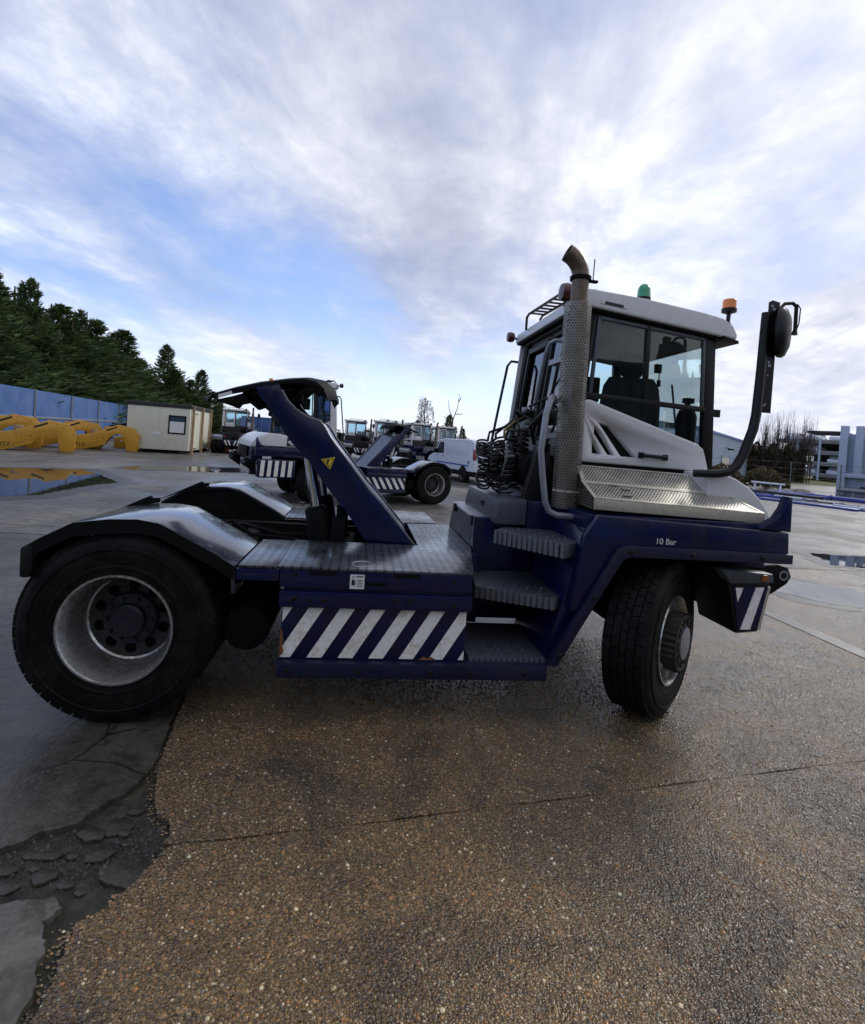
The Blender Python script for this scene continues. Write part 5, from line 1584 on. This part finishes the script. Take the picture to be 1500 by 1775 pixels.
for i, ((x, y, h, wf), lb) in enumerate(zip(CT + [(-26.0, 71.5, 12.2, 1.3), (-24.6, 80.0, 10.0, 1.4)], CL + ['conifer filling the row between the cabin roof and the last tall crowns', 'rounded conifer just above the far corner of the cabin roof'])):
    o = protos[i] if i < 3 else copy_tree(protos[i % 3])
    k = h / 10
    wf = min(wf, 1.6)
    if y < 66:
        x = min(x, -15.2 - (y - 16.5) * .1697 - 3.3 * k * wf)          # clear of the hoarding
    o.location = (x, y, 0); o.rotation_euler = (0, 0, i * 1.7)
    o.scale = (k * wf, k * wf, k)
    tag(o, lb, 'tree', 'conifers behind the blue hoarding')

BK = [(-27.4, 36.8, 11.3), (-27.1, 39.3, 10.8), (-27.2, 41.7, 11.4), (-25.1, 40.6, 10.5), (-26.1, 44.7, 10.9), (-25.5, 47.2, 10.8), (-26.1, 51.4, 10.9), (-26.4, 55.7, 11.2), (-26.9, 62.1, 11.7), (-26.7, 66.4, 10.3)]
for i, (x, y, h) in enumerate(BK):                    # second rank, closing the gaps
    o = copy_tree(protos[(i + 1) % 3]); k = h / 10
    o.location = (min(x, -15.2 - (y - 16.5) * .1697 - 4.6 * k), y, 0); o.rotation_euler = (0, 0, i * 2.3 + .5)
    o.scale = (k * 2.1, k * 2.1, k * (.92 if i % 2 else 1.02))
    tag(o, 'dense dark conifer of the rear rank, seen between the front crowns', 'tree', 'conifers of the rear rank')

for i, (x, y, h) in enumerate(((-24.5, 68.5, 8.6), (-22.6, 70.5, 7.6), (-20.4, 72.0, 6.4), (-26.5, 62.0, 9.6))):   # low bushy ones closing the row behind the cabin
    o = copy_tree(protos[i % 3]); k = h / 10
    o.location = (x, y, 0); o.rotation_euler = (0, 0, i * 1.3); o.scale = (k * 2.0, k * 2.0, k)
    tag(o, ('bushy spreading conifer right behind the cabin roof', 'bushy conifer behind the cabin roof corner by the timber props', 'low bushy conifer beyond the cabin, nearest the red barriers', 'spreading conifer where the hoarding passes behind the cabin')[i], 'tree', 'conifers behind the blue hoarding')


def bare_tree(h, seed, whips, spread, name='bare_tree', r0=.10):
    rr = random.Random(seed)
    t = empty(name)
    MB().tube([(0, 0, 0), (.04, 0, h * .25), (0, .03, h * .5)], [r0, r0 * .8, r0 * .5], 7).build('trunk', 'bark', t)
    m = MB()
    for k in range(whips):
        z = h * rr.uniform(.10, .5); a = rr.uniform(0, 6.28); L = h * rr.uniform(.35, .62); sp = spread * rr.uniform(.3, 1)
        p = [(0, 0, z)]
        for i in range(1, 5):
            q = i / 4
            p.append((math.cos(a) * sp * q ** .7 + rr.uniform(-.06, .06), math.sin(a) * sp * q ** .7 + rr.uniform(-.06, .06), min(h, z + L * q)))
        m.tube(p, [.035, .028, .02, .014, .006], 4, caps=False)
        for j in range(4):
            b = Vector(p[rr.randint(1, 3)]); aa = rr.uniform(0, 6.28); l2 = L * rr.uniform(.2, .4)
            m.tube([b, b + Vector((math.cos(aa) * .25, math.sin(aa) * .25, l2 * .6)), b + Vector((math.cos(aa) * .3, math.sin(aa) * .3, l2))], [.016, .012, .005], 3, caps=False)
    m.build('branches', 'twig', t)
    return t


bt = [bare_tree(9.5, s, 26, 1.3) for s in (3, 5)]
BP = Vector((51.3, 55.5)); BQ = Vector((55.2, 52.4))
for i in range(13):
    q = BP.lerp(BQ, i / 12)
    o = bt[i] if i < 2 else copy_tree(bt[i % 2])
    o.location = (q.x + random.uniform(-.4, .4), q.y + random.uniform(-1, 1), 0); o.rotation_euler = (0, 0, i * 1.1)
    s_ = random.uniform(.74, .92); o.scale = (.7, .7, s_)
    tag(o, 'bare upright winter tree in the clipped row beside the car park', 'tree', 'bare trees beside the car park')


def leaf_mass(n, box, seed, size, top=lambda x, y: 1.0):
    rr = np.random.default_rng(seed); V = []; F = []
    for _ in range(n):
        x, y = rr.uniform(box[0], box[1]), rr.uniform(box[2], box[3]); z = box[4] + (box[5] * top(x, y) - box[4]) * rr.random() ** .8
        d = rr.normal(0, 1, 3); d /= np.linalg.norm(d); e = np.cross(d, rr.normal(0, 1, 3)); e /= np.linalg.norm(e)
        s = size * rr.uniform(.5, 1.3); p = np.array([x, y, z]); o = len(V)
        V += [tuple(p - d * s), tuple(p + e * s * .35), tuple(p + d * s), tuple(p - e * s * .35)]; F.append((o, o + 1, o + 2, o + 3))
    m = MB(); m.v = V; m.f = F
    return m


hg = empty('hedge', (50.6, 56.0, 0), math.atan2(-3.1, 3.9))
hg.scale = (.56, 1, .95)
leaf_mass(5200, (-1.0, 10.0, -1.0, 1.0, 0.05, 4.9), 5, .32, lambda x, y: .92 + .10 * math.sin(x * 2.1)).build('twig_mass', 'dry', hg, flip=False)
MB().box(-.8, 9.8, -.12, .12, 0, 4.0).build('stem_core', 'twig', hg)
tag(hg, 'tall brown leafless hedge under the bare winter trees', 'hedge')

# drooping birch and a bare trunk above the back row
bz = empty('birch_tree', (8.0, 54.5, 0))
MB().tube([(0, 0, 0), (.1, 0, 2.5), (-.05, .1, 5), (.1, 0, 6.6)], [.12, .09, .06, .02], 7).build('trunk', 'bark', bz)
rr = random.Random(4); m = MB(); lf = MB()
for k in range(60):
    a = rr.uniform(0, 6.28); z = rr.uniform(2.6, 6.5); L = rr.uniform(.5, 1.4) * (1 - (z - 2.6) / 8)
    tip = Vector((math.cos(a) * L, math.sin(a) * L, z + .35))
    end = tip + Vector((math.cos(a) * .2, math.sin(a) * .2, -rr.uniform(.8, 1.9)))
    m.tube([(0, 0, z - .3), tuple(tip), tuple(tip.lerp(end, .4)), tuple(end)], [.022, .014, .009, .004], 3, caps=False)
    for j in range(16):
        p = tip.lerp(end, rr.random()) + Vector((rr.uniform(-.1, .1), rr.uniform(-.1, .1), 0)); s = rr.uniform(.04, .09)
        o_ = Vector((rr.uniform(-1, 1), rr.uniform(-1, 1), rr.uniform(-1, 1))).normalized() * s
        lf.add([p - Vector((0, 0, s * 1.5)), p + o_ * .6, p + Vector((0, 0, s * 1.5)), p - o_ * .6], [(0, 1, 2, 3)])
m.build('branches', 'twig', bz); lf.build('crown', 'birch_leaf', bz, flip=False)
tag(bz, 'drooping birch with thin hanging twigs above the back row', 'tree')
bb = empty('dead_tree', (11.2, 54.5, 0))
MB().tube([(0, 0, 0), (0, 0, 3), (.1, 0, 4.6)], [.14, .11, .08], 7).build('trunk', 'bark', bb)
for p in ([(.1, 0, 4.4), (.55, .1, 5.8), (.65, .1, 7.4)], [(.1, 0, 4.4), (-.4, 0, 5.4), (-.6, .1, 6.6)], [(.3, 0, 5.0), (1.2, .1, 5.1)], [(.0, 0, 4.4), (-1.0, .1, 4.6)], [(.6, .1, 6.4), (.9, .1, 7.0)]):
    MB().tube(p, [.06, .04, .02][:len(p)], 5).build('limb', 'bark', bb)
tag(bb, 'dead tree with bare forked limbs beside the drooping birch', 'tree')
for i, (x, y, h, wf, lb) in enumerate(((11.0, 57, 5.0, 1.25, 'dark evergreen at the foot of the dead tree'), (7.6, 60, 4.2, 1.7, 'squat evergreen under the drooping birch'), (4.2, 62, 4.0, 1.6, 'squat evergreen showing between two back row cabs'), (13.4, 60, 3.6, 1.5, 'low evergreen at the end of the back row'))):
    o = copy_tree(protos[i % 3]); o.location = (x, y, 0); o.rotation_euler = (0, 0, i * 2.0); k = h / 10; o.scale = (k * wf, k * wf, k)
    tag(o, lb, 'tree', 'evergreens beyond the back row')
tl = leaf_mass(9000, (-70, 110, 150, 160, 0, 4.2), 11, 1.2, lambda x, y: .6 + .3 * math.sin(x * .13) + .12 * math.sin(x * .7)).build('distant_tree_line', 'shrub', flip=False)
tag(tl, 'low dark line of far trees and scrub along the horizon', 'trees', kind='stuff')

# ------------------------------------------------------------------ buildings on the right
wh = empty('warehouse', (29.5, 36.6, 0), math.atan2(59.3 - 36.6, 53.1 - 29.5))        # local x along the long wall, away from the yard
WL = 32.7
m = MB()
for k in range(int(WL / .30)):
    x = k * .30
    m.box(x, x + .2, -.06, .12, 0, 4.4)
m.box(0, WL, .0, .12, 0, 4.41)
m.build('corrugated_wall', 'clad', wh)
MB().box(WL - .5, WL + .3, -.14, -.07, 0, 4.45).build('end_wall', 'clad_blue', wh)
MB().box(0, .2, .13, 10, 0, 4.41).build('gable_wall', 'clad', wh)
MB().box(WL - .2, WL, .13, 10, 0, 4.41).build('gable_wall', 'clad', wh)
MB().prism([(-.1, 4.42), (WL + .3, 4.42), (WL + .3, 4.62), (-.1, 4.62)], -.16, .3).build('eaves', 'clad_blue', wh)
MB().add([(-.1, -.1, 4.63), (WL + .3, -.1, 4.63), (WL + .3, 5, 5.2), (-.1, 5, 5.2), (WL + .3, 10, 4.63), (-.1, 10, 4.63)], [(0, 1, 2, 3), (3, 2, 4, 5)]).build('roof', 'clad', wh, flip=False)
d_ = MB().box(11.0, 15.4, -.10, -.065, 0, 2.3).build('door', 'cabin_cream', wh)
for x in (10.8, 15.4):
    MB().box(x, x + .2, -.12, -.066, 0, 2.5).build('door_frame', 'clad_blue', d_)
MB().lathe([(.001, 0), (.30, 0), (.27, .14), (.001, .14)], 14, 'z', (12.6, -.6, 3.05)).tube([(12.6, -.6, 3.18), (12.6, -.05, 3.28)], .04, 5).build('wall_lamp', 'matt_black', wh)
tag(wh, 'pale corrugated warehouse with blue trim behind the mirror arm', 'building')

cp_ = empty('car_park', (73.5, 78.5, 0), math.atan2(-12, 6))
for f in range(4):
    z = .6 + f * 1.85
    MB().box(0, 26, 0, 16, z, z + .32).build('deck', 'deck_concrete', cp_)
    MB().box(0, 26, -.12, -.02, z + .32, z + .62).build('parapet', 'deck_concrete', cp_)
for k in range(9):
    MB().box(k * 3.2, k * 3.2 + .28, -.25, .0, 0, 7.0).build('column', 'clad', cp_)
MB().box(.3, 25.7, 15.5, 15.9, 0, 6.4).build('back_wall', 'dark_bay', cp_)
tag(cp_, 'multi-storey car park with open decks beyond the bare trees', 'building')
cars = MB()
cars.prism([(-2.1, .25), (-2.1, .85), (-1.4, .95), (-.9, 1.4), (.7, 1.4), (1.3, .95), (2.1, .8), (2.1, .25)], -.85, .85)
car0 = None
for f in range(4):
    for k in range(7):
        if (f * 3 + k * 5) % 4 == 0:
            continue
        if car0 is None:
            car0 = empty('parked_car')
            cars.build('body', 'van_white', car0, bevel=.08)
            MB().prism([(-1.25, .95), (-.85, 1.32), (.65, 1.32), (1.1, .95)], -.86, .86).build('windows', 'far_glass', car0)
            for x in (-1.3, 1.3):
                for y in (-.87, .87):
                    MB().lathe([(.001, y), (.30, y), (.30, y * .8)], 14, 'y', (x, 0, .30)).build('wheel', 'rubber', car0)
            o = car0
        else:
            o = copy_tree(car0)
        q = cp_.matrix_basis @ Vector((1.9 + k * 3.2, 2.6, 0.6 + f * 1.85 + .32))
        o.location = q; o.rotation_euler = (0, 0, cp_.rotation_euler.z + R(90))
        tag(o, 'pale car parked on an open deck of the multi-storey car park', 'car', 'cars on the car park decks')

ind = empty('plant_building', (32.6, 26.4, 0), R(-56))      # local x along the wall facing the yard
MB().box(0, 16, 0, 9, 0, 4.55).build('wall', 'clad', ind, bevel=.02)
MB().box(2.6, 16.05, -.05, -.004, .35, 3.6).build('cladding_panel', 'clad_blue', ind)
MB().box(2.62, 16.0, -.07, -.052, .35, 2.9).build('pale_panel', 'clad', ind)
for k in range(5):
    MB().box(2.8 + k * 2.6, 5.1 + k * 2.6, -.09, -.072, 3.0, 3.5).build('window', 'far_glass', ind)
for x in (.1, .9):
    MB().box(x, x + .42, -.55, -.05, 1.7 if x > .5 else .2, 5.1).build('duct', 'clad', ind, bevel=.03)
MB().box(.5, 1.7, -.62, -.03, 1.45, 1.75).build('duct_foot', 'clad', ind, bevel=.03)
MB().tube([(1.9, -.2, 5.2), (2.3, -.25, 4.5), (2.3, -.25, 1.0), (2.1, -.3, .75), (1.3, -.3, .75)], .11, 8).build('dark_pipe', 'black', ind)
MB().tube([(.2, -.6, .55), (8.5, -.6, .55), (16, -.6, .5)], .16, 10).build('ground_pipe', 'galv', ind)
for x in (1, 3, 5, 8):
    MB().box(x, x + .1, -.7, -.5, 0, .42).build('pipe_rest', 'galv', ind)
MB().box(-1.9, .2, .2, 3.0, 4.57, 4.74).build('canopy', 'roof_felt', ind)
for y in (.3, 1.2):
    MB().tube([(1.2, y, 4.95), (9, y, 4.95), (16, y, 4.95)], .16, 8).build('roof_pipe', 'galv', ind)
for x in (1.4, 4, 7):
    MB().box(x, x + .1, .1, 1.4, 4.56, 4.82).build('pipe_rack', 'galv', ind)
MB().tube([(1.5, -.1, 5.25), (16, -.1, 5.3)], .05, 6).build('handrail', 'galv', ind)
ind.scale = (1, 1, .92)
tag(ind, 'pale blue process building with ducts and pipes beside the scrap pile', 'building')

# dark shed added out of view behind the camera to shade the near side
st_ = empty('shade_shed', (0, -19, 0))
m = MB()
for k in range(110):
    x = -33 + k * .6
    m.box(x, x + .36, .0, .10, 0, 5.6)
m.box(-33, 33, -12, .0, 0, 5.6)
m.build('corrugated_wall', 'dark_bay', st_)
MB().prism([(-33.3, 5.6), (33.3, 5.6), (33.3, 5.9), (-33.3, 5.9)], -12.2, .3).build('roof', 'roof_felt', st_)
for x in (-18, 4, 20):
    MB().box(x, x + 5, .10, .16, 0, 4.4).build('roller_door', 'clad_blue', st_)
tag(st_, 'long dark corrugated shed added out of view to shade the near side of the yard', 'building')

# wire fence
fn = empty('wire_fence', (26.0, 30.5, 0), math.atan2(-12, 9))
for k in range(8):
    MB().tube([(k * 2.6, 0, 0), (k * 2.6, 0, 2.1)], .035, 6).build('post', 'wire', fn)
for z in (.3, .75, 1.2, 1.65, 2.05):
    MB().tube([(0, 0, z), (18.2, 0, z)], .008, 4).build('wire', 'wire', fn)
tag(fn, 'thin wire fence along the edge of the rough grass', 'fence')
fn2 = empty('wire_fence', (-14, 60, 0), R(20))
for k in range(8):
    MB().tube([(k * 2.6, 0, 0), (k * 2.6, 0, 2.4)], .04, 6).build('post', 'wire', fn2)
for z in (.3, .8, 1.3, 1.8, 2.3):
    MB().tube([(0, 0, z), (18.2, 0, z)], .012, 4).build('wire', 'wire', fn2)
tag(fn2, 'wire fence beyond the red barriers under the lowest conifers', 'fence')

# earth bank with rocks, scrap pile of blue pipes
mound = MB()
nx_, ny_ = 22, 10
for j in range(ny_):
    for i in range(nx_):
        u, v = i / (nx_ - 1), j / (ny_ - 1)
        h = .42 * math.sin(math.pi * u) ** .7 * math.sin(math.pi * v) * (1 + .3 * math.sin(u * 23 + v * 7)) - .05
        mound.v.append((u * 6, v * 3, max(-.05, h)))
mound.f = [(j * nx_ + i, j * nx_ + i + 1, (j + 1) * nx_ + i + 1, (j + 1) * nx_ + i) for j in range(ny_ - 1) for i in range(nx_ - 1)]
tag(mound.build('earth_bank', 'earth', loc=(24.4, 26.6, 0), rot=(0, 0, R(-45))), kind='structure')
for i in range(9):
    m = bmesh.new(); bmesh.ops.create_icosphere(m, subdivisions=2, radius=.28)
    for v in m.verts:
        v.co *= 1 + random.uniform(-.25, .2)
    me = bpy.data.meshes.new('boulder'); m.to_mesh(me); m.free(); me.materials.append(MATS['rock'])
    o = bpy.data.objects.new('boulder', me); COL.objects.link(o)
    o.location = (25.2 + i * .32 + random.uniform(-.3, .3), 25.2 - i * .25 + random.uniform(-.4, .4), .18); o.scale = (1.2, 1, .8)
    tag(o, 'pale boulder lying along the earth bank by the warehouse', 'boulder', 'boulders along the earth bank')
shr = leaf_mass(1500, (0, 5, 0, 2, .1, 1.6), 9, .2, lambda x, y: .5 + .5 * abs(math.sin(x * 1.3))).build('scrub', 'dry', flip=False, loc=(24.2, 28.5, 0), rot=(0, 0, R(-45)))
tag(shr, 'dry brown scrub on the earth bank below the warehouse', 'scrub', kind='stuff')

rr = random.Random(12)
SG = 'scrap pipes and frames beside the process building'
for i in range(26):
    u = i / 25
    x, y = 22.3 + u * 3.0 + rr.uniform(-.8, .8), 21.2 - u * 8.0 + rr.uniform(-1.0, 1.0)
    L = rr.uniform(1.2, 3.8); a = math.atan2(-8, 3.5) + rr.uniform(-.35, .35); r0 = rr.uniform(.05, .12)
    mat = ('pipe_blue', 'galv', 'clad', 'pipe_blue', 'black')[i % 5]
    z = r0 + rr.choice((0, 0, .15, .3))
    pp = MB().tube([(-L / 2, 0, 0), (L / 2, 0, 0)], r0, 10)
    for q in (-L / 2, L / 2 - .05):
        pp.lathe([(r0 * .7, q), (r0 * 1.35, q), (r0 * 1.35, q + .05), (r0 * .7, q + .05)], 10, 'x', closed=True)
    o = pp.build('scrap_pipe', mat, loc=(x, y, z), rot=(0, 0, a))
    tag(o, {'pipe_blue': 'deep blue flanged pipe lying in the scrap pile', 'galv': 'grey metal flanged pipe lying in the scrap pile', 'clad': 'pale flanged pipe lying in the scrap pile', 'black': 'black flanged pipe lying in the scrap pile'}[mat], 'pipe', SG)
for i, (x, y, a, lb) in enumerate(((22.6, 20.6, -60, 'white trestle frame standing at the warehouse end of the scrap pile'), (25.2, 14.6, -40, 'white trestle frame lying near the process building end of the scrap pile'))):
    t = empty('trestle', (x, y, 0), R(a))
    for xx in (-.6, .6):
        for s in (-1, 1):
            MB().tube([(xx, s * .3, 0), (xx, 0, .75)], .035, 6).build('leg', 'van_white', t)
    MB().tube([(-.8, 0, .78), (.8, 0, .78)], .05, 6).build('beam', 'van_white', t)
    tag(t, lb, 'trestle', 'white trestles in the scrap pile')
sh_ = MB().prism([(0, 0), (4.2, 0), (4.2, .10), (0, .10)], 0, .9).build('steel_plate', 'pipe_blue', loc=(20.9, 19.4, 0), rot=(0, 0, R(-66)), bevel=.02)
tag(sh_, 'flat deep blue steel plate lying in front of the scrap pipes', 'plate')
